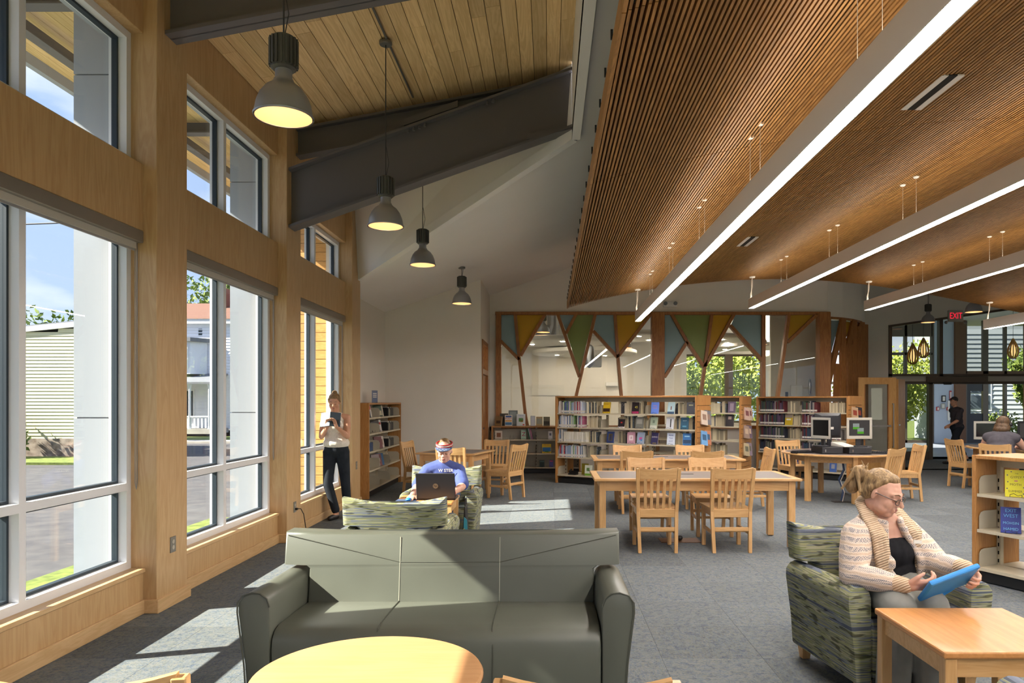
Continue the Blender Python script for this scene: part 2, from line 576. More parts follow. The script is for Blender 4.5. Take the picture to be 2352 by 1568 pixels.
cloth('navy_trousers', '#1E2228', '#282C33', 12)
cloth('cream_lace', '#CFC6B8', '#E4DCD0', 70)
cloth('blue_tee', '#46528A', '#53609A', 10)
cloth('charcoal_tee', '#47444A', '#524F55', 14)
cloth('jeans', '#3C4A66', '#4A5876', 20)
cloth('dark_tee', '#3A3638', '#46424A', 14)
plain('lips', '#A8665C', 0.5)
plain('eye_white', '#D8D2CC', 0.3)
plain('iris', '#3C3630', 0.3)
plain('brow', '#6B4E36', 0.8)
plain('spectacle', '#3A2A24', 0.35)
plain('tablet_blue', '#2C86D0', 0.5)
plain('tablet_screen', '#0E1014', 0.1)
plain('shoe_black', '#1C1A1A', 0.4)

# patterned cardigan: rows of grey fair-isle on oatmeal
t = NT('cardigan_knit')
v = t.coord('Object', (1, 1, 1), rand=False)
w = t.new('TexWave', Scale=7.0, Distortion=1.2); w.wave_type = 'BANDS'; w.bands_direction = 'Z'; w.inputs['Detail'].default_value = 1; w.inputs['Detail Scale'].default_value = 3
t.l.new(v, w.inputs[0])
ck = t.new('TexChecker', Scale=150.0); t.l.new(v, ck.inputs[0])
ck.inputs[1].default_value = srgb('#D9C8B8'); ck.inputs[2].default_value = srgb('#8F8B8E')
rm = t.ramp(w.outputs['Fac'], [(0.45, (0, 0, 0, 1)), (0.62, (1, 1, 1, 1))])
bs = t.ramp(w.outputs['Fac'], [(0.0, '#CDB6A0'), (0.3, '#DCCABA')])
t.base(t.mix(rm, bs, ck.outputs[0])); t.set(0.95, 0, 0.1)
t.bump(t.noise(v, 150, 2), 0.5, 0.006)
t = NT('cardigan_rib')
v = t.coord('Object', (1, 1, 1), rot=(0.5, 0.3, 0), rand=False)
w = t.new('TexWave', Scale=28.0, Distortion=0.3); w.bands_direction = 'Z'; t.l.new(v, w.inputs[0])
t.base(t.ramp(w.outputs['Fac'], [(0.1, '#B79A7C'), (0.6, '#D6BFA4')])); t.set(0.95, 0, 0.1); t.bump(w.outputs['Fac'], 0.6, 0.008)

# book spine: object colour with cream page top and a white call-number sticker
t = NT('book_spine')
oi = t.new('ObjectInfo')
g = t.new('TexCoord')
sp = t.new('SeparateXYZ'); t.l.new(g.outputs['Generated'], sp.inputs[0])
band = t.ramp(sp.outputs[2], [(0.0, (0, 0, 0, 1)), (0.06, (1, 1, 1, 1)), (0.24, (0, 0, 0, 1))], 'CONSTANT')
band2 = t.ramp(sp.outputs[2], [(0.0, (0, 0, 0, 1)), (0.55, (1, 1, 1, 1)), (0.85, (0, 0, 0, 1))], 'CONSTANT')
v = t.coord('Generated', (2, 2, 14))
ng = t.noise(v, 1.5, 1)
pr = t.ramp(ng, [(0.55, (0, 0, 0, 1)), (0.6, (1, 1, 1, 1))], 'CONSTANT')
c0 = t.mix(0.0, oi.outputs['Color'], '#FFFFFF')
mm = t.new('Math', operation='MULTIPLY'); t.l.new(band2, mm.inputs[0]); t.l.new(pr, mm.inputs[1])
m5 = t.new('Math', operation='MULTIPLY'); m5.inputs[1].default_value = 0.5; t.l.new(mm.outputs[0], m5.inputs[0])
c1 = t.mix(m5.outputs[0], c0, '#C9C2B4')
al = t.new('Math', operation='MULTIPLY'); t.l.new(band, al.inputs[0]); t.l.new(oi.outputs['Alpha'], al.inputs[1])
c2 = t.mix(al.outputs[0], c1, '#D5D2CC')
tp = t.ramp(sp.outputs[2], [(0.0, (0, 0, 0, 1)), (0.992, (1, 1, 1, 1))], 'CONSTANT')
t.base(t.mix(tp, c2, '#CFC3A6')); t.set(0.5, 0, 0.4)
# flat object-coloured print
t = NT('tinted'); oi = t.new('ObjectInfo'); t.l.new(oi.outputs['Color'], t.b.inputs['Base Color']); t.set(0.45, 0, 0.4)
# ================================================================== THE SETTING
UNIT = MB().box(-.5, .5, -.5, .5, -.5, .5)
def unit(mat, bevel=0.0):
    k = 'unit_' + mat + str(bevel)
    if k not in bpy.data.meshes:
        UNIT.mesh(k, mat, bevel=bevel)
    return bpy.data.meshes[k]

# ---- floor: slab with carpet tiles laid quarter-turn
floor = struct('floor')
MB().box(-3.4, 13.6, -4.2, 16.3, -0.2, -0.012).build('slab', 'black_gap', floor)
TS = 0.61
tile_me = MB().box(-TS / 2 + .0008, TS / 2 - .0008, -TS / 2 + .0008, TS / 2 - .0008, -0.012, 0.0).mesh('carpet_tile', 'carpet')
rest = MB()
cells = []
for j in range(34):
    for i in range(28):
        cx, cy = -2.98 + TS * (i + .5) - TS, -4.2 + TS * (j + .5)
        dx = max(abs(cx - (0.05 * cy)) - 0.72 * max(cy, 0), 0)
        score = cy if (1.2 < cy < 16 and dx < 0.9 and cx > -3.2) else 99
        cells.append((score, cx, cy, (i + j) % 2))
cells.sort(key=lambda c: c[0])
for k, (s_, cx, cy, q) in enumerate(cells):
    if k < 285 and s_ < 99:
        link('carpet_tile', tile_me, floor, (cx, cy, 0), (0, 0, q * PI / 2))
    else:
        rest.box(cx - TS / 2, cx + TS / 2, cy - TS / 2, cy + TS / 2, -0.012, 0.0)
o = rest.build('carpet_tile_field', 'carpet', floor); o['kind'] = 'stuff'
MB().box(6.0, 13.6, 16.3, 20.2, -0.2, 0.0).build('entrance_carpet', 'carpet', floor)

# ---- left window wall: posts, aprons, spandrels, headers, sills
PY = [-2.56, 0.05, 2.66, 5.27, 7.88, 10.49]
PW = 0.44
XW, XP, XF, XG = -2.98, -2.88, -3.07, -3.15       # apron face, post face, inner face of the window frames, glass
wl_ = struct('wall_left')
for y in PY:
    MB().box(-3.22, XP, y, y + PW, 0.0, 4.9).build('post', 'maple_vertical', wl_, bevel=0.004)
bays = [(PY[i] + PW, PY[i + 1]) for i in range(5)]
for i, (a, b) in enumerate(bays):
    top = 3.87 if i == 4 else 4.25
    MB().box(-3.2, XW, a, b, 0.0, 0.30).build('apron', 'maple_panel', wl_)
    MB().box(-3.2, XW + .018, a, b, 0.30, 0.33).build('sill', 'maple_along', wl_, bevel=0.004)
    MB().box(-3.2, XW, a, b, 2.80, 3.29).build('spandrel', 'maple_panel', wl_, bevel=0.003)
    MB().box(-3.2, XW, a, b, top, 5.0).build('header', 'maple_panel', wl_, bevel=0.003)
MB().box(-3.25, -2.95, -4.2, PY[0], 0, 5).build('plain_wall', 'wall_paint', wl_)
MB().box(-3.4, -3.18, PY[5] + PW, 14.0, 0, 4.4).build('plaster', 'wall_paint', wl_)
MB().box(-3.2, -2.9, PY[5] + PW - .02, PY[5] + PW + .08, 0, 3.36).build('corner_trim', 'maple_vertical', wl_)
bb = struct('baseboard_left')
for a, b in bays:
    MB().box(XW, XW + .02, a, b, 0, .10).build('board', 'maple_along', bb, bevel=0.004)
for y in PY:
    MB().box(XW, XP + .022, y - .022, y + PW + .022, 0, .10).build('post_plinth', 'maple_along', bb, bevel=0.004)
MB().box(-3.18, -3.16, PY[5] + PW + .03, 13.9, 0, .10).build('board', 'maple_along', bb)

def window(n, a, b, z0, z1, transom):
    w = struct('window_%d' % n)
    fw = 0.055
    MB().box(XF - .13, XF, a, a + fw, z0, z1).build('jamb', 'frame_white', w)
    MB().box(XF - .13, XF, b - fw, b, z0, z1).build('jamb', 'frame_white', w)
    MB().box(XF - .13, XF, a + fw, b - fw, z0, z0 + fw).build('bottom_rail', 'frame_white', w)
    MB().box(XF - .13, XF, a + fw, b - fw, z1 - fw, z1).build('top_rail', 'frame_white', w)
    m = (a + b) / 2
    MB().box(XF - .13, XF, m - fw / 2, m + fw / 2, z0 + fw, z1 - fw).build('mullion', 'frame_white', w)
    zs = [(z0 + fw, z1 - fw)]
    if transom:
        zs = [(z0 + fw, transom - fw / 2), (transom + fw / 2, z1 - fw)]
        for p, q in ((a + fw, m - fw / 2), (m + fw / 2, b - fw)):
            MB().box(XF - .13, XF, p, q, transom - fw / 2, transom + fw / 2).build('transom', 'frame_white', w)
    for p, q in ((a + fw, m - fw / 2), (m + fw / 2, b - fw)):
        for zl, zh in zs:
            g = .018
            mb = MB()
            mb.box(XG - .02, XG + .02, p, p + g, zl, zh).box(XG - .02, XG + .02, q - g, q, zl, zh)
            mb.box(XG - .02, XG + .02, p + g, q - g, zl, zl + g).box(XG - .02, XG + .02, p + g, q - g, zh - g, zh)
            ga = mb.build('gasket', 'gasket', w)
            MB().box(XG - .004, XG + .004, p + g, q - g, zl + g, zh - g).build('pane', 'window_glass', w)
    return w
wi = 1
bay_words = {2: 'nearest the camera', 3: 'between the two middle posts', 4: 'behind the standing reader'}
for i, (a, b) in enumerate(bays):
    window(wi, a, b, 0.33, 2.80, 0.93); wi += 1
    window(wi, a, b, 3.29, 3.87 if i == 4 else 4.25, None); wi += 1

# ---- outside skin of that wall: white clad fins and an eave
ext = struct('wall_outside')
for y in PY[1:5]:
    for z0, z1 in ((-.3, 1.425), (1.435, 3.97), (3.98, 4.75)):
        MB().box(-3.53, -3.2, y + .06, y + PW - .02, z0, z1).build('fin_panel', 'panel_white', ext)
    MB().box(-3.515, -3.2, y + .075, y + PW - .035, -.3, 4.75).build('fin_core', 'fin_groove', ext)
for i, (a, b) in enumerate(bays):
    MB().box(-3.3, -3.2, a, b, -.3, .33).box(-3.3, -3.2, a, b, 2.8, 3.29).box(-3.3, -3.2, a, b, 3.87 if i == 4 else 4.25, 4.75).build('outer_skin', 'panel_white', ext)
ev = struct('eave')
for k in range(11):
    x1 = -3.3 - .13 * k
    MB().box(x1 - .126, x1, -4.2, 11.4, 4.70, 4.73).build('soffit_board', 'plank_wood', ev)
MB().box(-4.76, -4.70, -4.2, 11.4, 4.60, 4.86).build('fascia', 'panel_white', ev)
for y in (0.27, 2.88, 5.49, 8.1, 10.7):
    mb = MB().box(-4.7, -3.2, y - .06, y + .06, 4.56, 4.575).box(-4.7, -3.2, y - .01, y + .01, 4.575, 4.69)
    mb.build('outrigger', 'steel', ev)
MB().box(-4.25, -4.15, -4.2, 11.4, 4.5, 4.58).build('purlin', 'steel', ev)
# wood-sided wing at right angles, seen through the far bay
wing = struct('wall_wing')
MB().box(-4.75, -3.25, 11.32, 11.6, -.3, 5.2).build('backing', 'rim_dark', wing)
for k in range(38):
    MB().box(-4.77, -3.25, 11.28, 11.32, -.3 + k * .14, -.3 + k * .14 + .132).build('siding_board', 'siding_wood', wing)

# ---- back walls
wb = struct('wall_back')
MB().box(-3.4, -1.33, 13.9, 14.05, 0, 4.4).build('plaster', 'wall_paint', wb)
MB().box(-1.48, -1.33, 14.05, 14.15, 0, 4.5).box(-1.48, -1.33, 15.35, 16.0, 0, 4.5).box(-1.48, -1.33, 14.15, 15.35, 2.75, 4.5).build('plaster_return', 'wall_paint', wb)
ZT = 3.53                                        # top of the tree-window frame
XR = 6.2
MB().box(-1.4, XR, 16.0, 16.15, ZT, 5.6).build('plaster_over_window', 'wall_paint', wb)
MB().box(-1.4, XR, 16.0, 16.15, 0, 1.0).build('plaster_under_window', 'wall_paint', wb)
MB().box(-1.4, -1.19, 16.0, 16.15, 0.9, ZT).build('plaster_side', 'wall_paint', wb)
bb2 = struct('baseboard_back')
MB().box(-3.16, -1.33, 13.88, 13.9, 0, .1).build('board', 'maple_along', bb2)
# narrow door in the return wall
dr = struct('door_1')
MB().box(-1.45, -1.36, 14.17, 15.33, 0.0, 2.1).build('leaf', 'fir', dr)
MB().box(-1.42, -1.40, 14.27, 15.23, 2.22, 2.68).build('transom_pane', 'window_glass', dr)
MB().box(-1.46, -1.31, 14.12, 14.18, 0, 2.78).box(-1.46, -1.31, 15.32, 15.38, 0, 2.78).box(-1.46, -1.31, 14.18, 15.32, 2.7, 2.78).box(-1.46, -1.31, 14.18, 15.32, 2.1, 2.2).build('casing', 'fir', dr)
MB().box(-1.36, -1.30, 14.30, 14.42, 1.0, 1.03).build('handle', 'chrome', dr)

# ---- ceilings
def zc(x): return 3.277 + 0.344 * (x + 3.176)       # painted slope
def zw(x): return 4.70 + 0.19 * (x + 2.98)           # planked slope
ce = struct('ceiling')
pts = [(-2.87, 10.8), (-3.3, 10.93), (-3.3, 16.1), (3.2, 16.1), (3.2, -4.2), (.25, -4.2), (.25, 7.95)]
MB().ngon_slab([(x, y, zc(x)) for x, y in pts], (0, 0, .12)).build('painted_slope', 'ceiling_paint', ce)
MB().ngon_slab([(-2.87, 10.8, zc(-2.87)), (.25, 7.95, zc(.25)), (.25, 8.02, 5.5), (-2.99, 10.62, 5.0)], (.06, .08, 0)).build('painted_facet', 'ceiling_paint', ce)
MB().box(.25, .34, -4.2, 7.95, zc(.25) - .01, 5.6).build('bulkhead', 'ceiling_paint', ce)
MB().box(3.15, 13.7, -4.2, 20.5, zc(3.2), zc(3.2) + .12).build('flat_ceiling', 'ceiling_paint', ce)
MB().box(-3.3, 3.2, 16.1, 22.6, zc(3.2), zc(3.2) + .12).build('flat_ceiling', 'ceiling_paint', ce)
MB().ngon_slab([(-3.3, -4.2, zw(-3.3) + .03), (.3, -4.2, zw(.3) + .03), (.3, 11.2, zw(.3) + .03), (-3.3, 11.2, zw(-3.3) + .03)], (0, 0, .1)).build('deck_back', 'rim_dark', ce)
pm = unit('plank_wood')
th = math.atan(.19)
npl = 23
pw = (.25 + 2.98) / npl
rp = random.Random(3)
for k in range(npl):
    xm = -2.98 + pw * (k + .5)
    y = -4.2 + rp.uniform(0, 1.4)
    ys = [-4.2]
    while y < 10.6:
        ys.append(y); y += rp.uniform(1.9, 3.2)
    ys.append(10.7)
    for a, b in zip(ys, ys[1:]):
        if b - a < .05 or b < 3.2: continue
        link('plank', pm, ce, (xm, (a + b) / 2, zw(xm) + .012), (0, -th, 0), ((pw - .006) / math.cos(th), b - a - .003, .022))
    link('plank', pm, ce, (xm, -.5, zw(xm) + .012), (0, -th, 0), ((pw - .006) / math.cos(th), 7.3, .022))
MB().beam((-2.98, 8.34, zw(-2.98) - .01), (.25, 8.34, zw(.25) - .01), .05, .05).build('ledger', 'plank_wood', ce)

# ---- steel beams
def i_beam(name, y, zl, zr, fw, label):
    """zl, zr: (bottom, top) at the left and right ends"""
    b = struct(name)
    x0, x1 = XP + .002, .25
    MB().prism([(x0, zl[0]), (x1, zr[0]), (x1, zr[1]), (x0, zl[1])], y - .008, y + .008).build('web', 'steel', b)
    for i in (0, 1):
        s = 1 if i == 0 else -1
        MB().prism([(x0 - .0, zl[i]), (x1, zr[i]), (x1, zr[i] + .028 * s), (x0, zl[i] + .028 * s)], y - fw / 2, y + fw / 2).build('flange', 'steel', b)
    b['label'] = label
    return b
i_beam('rafter_beam', 5.46, (4.30, 4.66), (4.90, 5.26), .17, 'near dark steel rafter under the plank ceiling')
i_beam('rafter_beam', 8.23, (4.34, 4.66), (4.94, 5.26), .15, 'upper dark steel rafter behind the big sloping girder')
gb = i_beam('girder_beam', 8.02, (3.47, 4.13), (4.58, 5.24), .20, 'deep dark steel girder sloping up to the painted bulkhead')
for t_ in (.42, .44, .46, .48, .70, .72):
    x = XP + t_ * 3.13
    z = 4.13 + t_ * 1.11
    MB().lathe([(.016, 0), (.016, .035), (.009, .035), (.009, .06)], (x, 7.955, z - .07), 6).build('bolt', 'steel', gb)
MB().prism([(-1.62, 4.62), (-1.02, 4.83), (-1.02, 4.90), (-1.62, 4.69)], 7.99, 8.03).build('splice_plate', 'steel', gb)
MB().prism([(-.25, 4.50), (.25, 4.60), (.25, 4.56), (-.25, 4.44)], 7.93, 8.11).build('bearing_plate', 'steel', gb)

# ---- wavy slatted ceiling
WX = [.34, 1.0, 1.62, 2.14, 3.0, 3.82, 4.5, 5.1, 5.9, 7.0, 8.72, 10.2]
WZ = [3.27, 3.43, 3.575, 3.65, 3.745, 3.785, 3.79, 3.77, 3.69, 3.5, 3.17, 2.9]
_co = np.polyfit(WX, WZ, 6)
def zs(x): return float(np.polyval(_co, x))
sl = struct('ceiling_slats')
secs = [(-4.1, .66), (.665, 3.155), (3.16, 5.655), (5.66, 8.195), (8.2, 10.695), (10.7, 13.2)]
pitch = 0.0295
nsl = int((10.0 - .34) / pitch)
sm_ = unit('slat_wood')
stuff = MB()
count = 0
for k in range(nsl):
    x = .355 + k * pitch
    z = zs(x)
    for si, (a, b) in enumerate(secs):
        if si in (2, 3) and x < 4.55 and count < 292:
            link('slat', sm_, sl, (x, (a + b) / 2, z + .026), (0, 0, 0), (.0145, b - a - .004, .052)); count += 1
        else:
            stuff.box(x - .00725, x + .00725, a + .002, b - .002, z, z + .052)
o = stuff.build('slat_field', 'slat_wood', sl); o['kind'] = 'stuff'
mb = MB()
xs = np.linspace(.345, 10.0, 40)
for xa, xb in zip(xs, xs[1:]):
    za, zb = zs(xa) + .055, zs(xb) + .055
    mb.hexa([(xa, -4.1, za), (xb, -4.1, zb), (xb, 13.18, zb), (xa, 13.18, za)], [(xa, -4.1, za + .02), (xb, -4.1, zb + .02), (xb, 13.18, zb + .02), (xa, 13.18, za + .02)])
mb.build('backing_felt', 'slat_back', sl)
for a, b in secs:
    MB().box(.318, .338, a + .002, b - .002, zs(.34) - .01, zs(.34) + .12).build('edge_board', 'slat_wood', sl)
for k in range(40):
    y = -3.5 + k * .42
    MB().box(.31, .322, y, y + .012, zs(.34) + .12, zs(.34) + .17).build('hanger_clip', 'black_plastic', sl)
for y in (.66, 3.157, 5.657, 8.197, 10.697):
    mb = MB()
    for xa, xb in zip(xs, xs[1:]):
        mb.hexa([(xa, y - .02, zs(xa) + .03), (xb, y - .02, zs(xb) + .03), (xb, y + .02, zs(xb) + .03), (xa, y + .02, zs(xa) + .03)], [(xa, y - .02, zs(xa) + .05), (xb, y - .02, zs(xb) + .05), (xb, y + .02, zs(xb) + .05), (xa, y + .02, zs(xa) + .05)])
    mb.build('batten', 'slat_back', sl)
for y, lab in ((5.03, 'long dark slot air diffuser in the slatted ceiling beside the front linear light'), (9.7, 'small slot air diffuser farther back in the slatted ceiling')):
    d = thing('air_diffuser', lab, 'air vent', (2.67, y, zs(2.67) - .004))
    MB().box(-.075, -.03, -.28, .28, -.006, .004).box(.03, .075, -.28, .28, -.006, .004).build('flange', 'light_housing', d)
    MB().box(-.03, .03, -.28, .28, -.004, .004).build('slot', 'black_gap', d)

# ---- other shell walls (mostly out of the picture)
we = struct('wall_rear')
MB().box(-3.4, 13.7, -4.35, -4.2, 0, .5).box(-3.4, 13.7, -4.35, -4.2, 4.0, 6).build('plaster', 'wall_paint', we)
for k in range(8):
    x = -3.3 + k * 2.4
    MB().box(x, x + .35, -4.35, -4.2, .5, 4.0).build('pier', 'wall_paint', we)
    if k < 7:  # unseen windows added to the rear wall to let in fill daylight
        MB().box(x + .35, x + 2.4, -4.30, -4.25, 2.2, 2.28).box(x + 1.35, x + 1.42, -4.30, -4.25, .5, 4.0).build('fill_window_bar', 'frame_white', we)
        MB().box(x + .35, x + 2.4, -4.285, -4.279, .5, 4.0).build('pane', 'window_glass', we)
wr = struct('wall_right'); MB().box(13.55, 13.7, -4.2, 19.35, 0, 6).build('plaster', 'wall_paint', wr)
# ================================================================== LIGHT FITTINGS
def make_pendant(label, loc, drop, canopy=True, cable='cable'):
    """bell-shaped high-bay lamp; origin at the rim"""
    p = thing('pendant_lamp', label, 'lamp', loc, 0, 'metal bell pendant lamps')
    R = .165
    prof = [(R, 0), (R - .004, .03), (R - .012, .075), (R - .032, .125), (R - .062, .165), (R - .095, .19), (.058, .205), (.055, .215)]
    inner = [(r - .004, z - .002) for r, z in prof[::-1]][1:]
    MB().lathe(prof, n=32, caps=False).build('shade', 'aluminium', p, smooth=True)
    MB().lathe([(r - .003, z - .001) for r, z in prof[:-2]] + [(.05, .19)], n=32, caps=False).build('liner', 'reflector', p, smooth=True)
    MB().lathe([(R + .004, -.006), (R + .006, .004), (R, .008), (R - .006, -.004)], n=32, caps=False).build('rim', 'aluminium', p, smooth=True)
    MB().lathe([(.055, .205), (.048, .215), (.048, .275), (.07, .28)], n=20).build('neck', 'aluminium', p, smooth=True)
    mb = MB().lathe([(.06, .27), (.072, .28), (.072, .455), (.06, .465), (.01, .47)], n=18)
    for k in range(18):
        a = 2 * PI * k / 18
        mb.cbox((.076 * math.cos(a), .076 * math.sin(a), .37), (.014, .012, .16), (0, 0, a))
    mb.build('ribbed_housing', 'dark_rib', p)
    MB().lathe([(.0, .125), (.05, .127), (.072, .132), (.072, .14), (0, .142)], n=24, caps=False).build('lens', 'pendant_glow', p)
    MB().tube([(0, 0, .465), (0, 0, drop)], .005, 6).build('cord', cable, p)
    MB().tube([(.004, 0, .465), (.03, 0, .60), (.004, 0, .75)], .003, 6).build('slack_cord', cable, p)
    if canopy:
        MB().lathe([(.055, drop - .03), (.06, drop - .02), (.06, drop)], n=20).build('canopy', 'conduit_grey', p)
    return p
ZP = 3.21
PX_ = -1.55
make_pendant('largest bell pendant lamp, nearest the camera beside the window posts', (PX_, 4.19, ZP), zw(PX_) - ZP)
make_pendant('second bell pendant lamp, hanging in front of the steel girder', (PX_, 6.8, ZP), zw(PX_) - ZP - .02)
make_pendant('third bell pendant lamp, hanging before the bright painted facet', (-1.66, 9.41, ZP + .13), zw(-1.66) - ZP - .13, canopy=False)
make_pendant('fourth bell pendant lamp, hanging on a short cord by the corner wall', (-1.50, 12.3, ZP + .02), zc(-1.5) - ZP - .02)
make_pendant('small dark bell pendant lamp left of the exit sign', (9.7, 18.4, 3.58), 1.8)
make_pendant('small dark bell pendant lamp right of the exit sign below the slats', (8.8, 14.9, 3.41), 1.9)
for y, w_ in ((1.58, 'overhead just in front of'), (-1.0, 'hanging behind')):
    make_pendant('bell pendant lamp out of view, %s the camera' % w_, (PX_, y, ZP), zw(PX_) - ZP)
cd = thing('conduit', 'thin grey conduit running along the plank ceiling', 'conduit', (PX_ + .02, 6.8, zw(PX_)))
MB().tube([(0, -3.0, -.012), (0, 1.25, -.012)], .011, 8).build('pipe', 'conduit_grey', cd)

LIN = [(1.6, 3.0), (3.65, 3.235), (5.74, 3.2), (7.9, 2.86)]
names = ['first long linear light, running overhead from the wavy ceiling left of the others',
         'second long linear light from the left under the slatted ceiling',
         'third long linear light from the left under the slatted ceiling',
         'rightmost linear light, of which only the end shows']
for (x, z), lab in zip(LIN, names):
    L = thing('linear_light', lab, 'lamp', (x - (.125 if x < 2 else 0), 0, z), -.0096 if x < 2 else 0, 'suspended linear lights')
    y0, y1 = -3.2, 13.0
    h, w = .17, .052
    MB().box(-w, -w + .006, y0, y1, 0, h).box(w - .006, w, y0, y1, 0, h).box(-w + .006, w - .006, y1 - .006, y1, 0, h).box(-w + .006, w - .006, y0, y0 + .006, 0, h).box(-w + .006, w - .006, y0 + .006, y1 - .006, .07, .09).build('housing', 'light_housing', L)
    MB().box(-w + .006, w - .006, y0 + .01, y1 - .01, .004, .012).build('diffuser', 'led_strip', L)
    MB().box(-w + .012, w - .012, y0 + .05, y1 - .05, .15, .156).build('uplight', 'led_up', L)
    top = zs(x) - z
    for yy in (-.7, 1.3, 3.25, 5.2, 7.15, 9.1, 11.05):
        for d in (0, .27):
            MB().lathe([(.022, top - .012), (.03, top)], (0, yy + d, 0), 12).build('wire_grip', 'white_paint', L)
            MB().tube([(0, yy + d, h), (0, yy + d, top)], .0016, 5).build('hanger_wire', 'white_cable', L)
    MB().lathe([(.05, top - .02), (.055, top)], (-.02, y1 - .14, 0), 16).build('power_canopy', 'white_paint', L)
    c = [(-.02, y1 - .14, top - .02), (-.035, y1 - .14, top - .10), (-.028, y1 - .13, (top + h) / 2), (-.032, y1 - .12, h + .07), (-.02, y1 - .1, h)]
    MB().tube(c, .0065, 6).tube([(p[0] + .02 * math.sin(i * 1.3), p[1], p[2]) for i, p in enumerate(c)], .005, 6).build('power_cord', 'white_cable', L)

# emergency lights and exit sign
em = thing('emergency_light', 'white two-headed emergency light above the tree window', 'emergency light', (2.68, 15.98, 3.71))
MB().box(-.15, .15, -.05, .015, -.06, .06).build('case', 'white_paint', em, bevel=0.01)
for s in (-1, 1):
    hd_ = MB().lathe([(.035, 0), (.045, .03), (.03, .03)], (0, 0, 0), 14).build('head', 'chrome', em)
    hd_.rotation_euler = (PI / 2, 0, 0); hd_.location = (s * .11, -.05, .015)

# roller shades over the lower windows
shade_words = ['roller shade housing over the window nearest the camera, with a bead chain', 'roller shade housing over the middle window beside the girder post', 'roller shade housing over the far window above the standing reader']
for i, lab in zip((2, 3, 4), shade_words):
    a, b = bays[i]
    s = thing('roller_shade', lab, 'window shade', (XW - .03, (a + b) / 2, 2.71), 0, 'roller shades')
    hw = (b - a) / 2 - .004
    MB().box(-.04, .035, -hw, hw, .0, .088).build('housing', 'shade_housing', s, bevel=0.004)
    MB().box(-.03, .0, -hw + .03, hw - .03, -.045, 0).build('shade_roll', 'shade_cloth', s)
    MB().box(-.022, -.012, -hw + .03, hw - .03, -.06, -.045).build('hem_bar', 'aluminium', s)
    MB().tube([(-.01, hw - .03, 0), (-.01, hw - .03, -1.75), (-.01, hw - .015, -1.8), (-.01, hw - .005, -1.75), (-.01, hw - .005, 0)], .003, 5).build('bead_chain', 'plate_steel', s)
# wall outlets
def outlet(label, loc, face='x', holes=2):
    o = thing('wall_outlet', label, 'outlet', loc)
    if face == 'x':
        MB().box(0, .006, -.04, .04, -.06, .06).build('cover_plate', 'plate_steel', o, bevel=0.002)
        for dz in (-.022, .022):
            so = MB().lathe([(.017, 0), (.017, .003)], (0, 0, 0), 14).build('socket', 'beige_plastic', o)
            so.rotation_euler = (0, PI / 2, 0); so.location = (.005, 0, dz)
    else:
        MB().box(-.04, .04, -.006, 0, -.06, .06).build('cover_plate', 'plate_steel', o, bevel=0.002)
        for dz in (-.022, .022):
            MB().box(-.016, .016, -.009, -.006, dz - .014, dz + .014).build('socket', 'beige_plastic', o)
    return o
outlet('steel double outlet low on the nearest window post', (XP, 5.49, .46))
outlet('outlet with a black plug in it, low on the middle post', (XP, 8.12, .36))
outlet('double outlet on the far post beside the bookcase', (XP, 10.72, .60))
pc = thing('power_cord', 'black power cord plugged into the middle post, hanging to the carpet', 'cord', (XP, 8.12, .0))
MB().box(.005, .035, -.012, .012, .325, .35).build('plug', 'black_plastic', pc)
MB().tube([(.03, 0, .338), (.07, 0, .34), (.11, -.02, .28), (.16, -.1, .14), (.24, -.2, .03), (.36, -.26, .006), (.6, -.3, .006)], .005, 6).build('cable', 'black_plastic', pc)
# ================================================================== TREE WINDOW IN THE BACK WALL
YT = 15.98
tw = struct('window_11')
def pt(x, y, Y=YT): return Vector(at(x, y, Y))
def timber(name, pts, w=.068, d=.13):
    mb = MB()
    P = [pt(*p) for p in pts]
    for a, b in zip(P, P[1:]):
        mb.beam(a, b, w, d, up=(0, 1, 0))
    for p in P[1:-1]: mb.tube([p - Vector((0, d / 2 - .006, 0)), p + Vector((0, d / 2 - .006, 0))], w / 2 - .002, 8)
    return mb.build(name, 'fir', tw)
zb = .98
MB().box(-1.19, -1.07, 15.90, 16.1, zb, ZT).build('post', 'fir', tw, bevel=.004)
MB().box(2.27, 2.55, 15.89, 16.12, zb, ZT).build('post', 'fir', tw, bevel=.004)
MB().box(5.98, 6.22, 15.88, 16.14, zb, ZT).build('post', 'fir', tw, bevel=.004)
MB().box(4.71, 4.79, 15.91, 16.08, zb, ZT - .05).build('post', 'fir', tw)
MB().box(-1.2, 6.22, 15.915, 16.09, ZT - .055, ZT + .012).build('head_rail', 'fir', tw)
MB().box(-1.07, 5.98, 15.90, 16.1, zb - .03, zb + .04).build('bottom_rail', 'fir', tw)
BR = [[(1183, 722), (1193, 826), (1207, 955), (1212, 980)], [(1146, 779), (1193, 826)], [(1252, 722), (1196, 817)],
      [(1281, 722), (1331, 866)], [(1367, 722), (1323, 910), (1310, 975)], [(1323, 722), (1300, 766)],
      [(1362, 760), (1419, 821)], [(1412, 722), (1419, 821), (1427, 910), (1431, 975)], [(1494, 722), (1421, 817)],
      [(1542, 722), (1578, 786), (1617, 843)], [(1526, 866), (1578, 785)], [(1634, 722), (1618, 843), (1609, 907), (1600, 975)],
      [(1685, 722), (1619, 841)], [(1676, 747), (1752, 830)], [(1811, 722), (1786, 910), (1778, 975)], [(1876, 722), (1808, 786)]]
for b in BR: timber('branch', b)
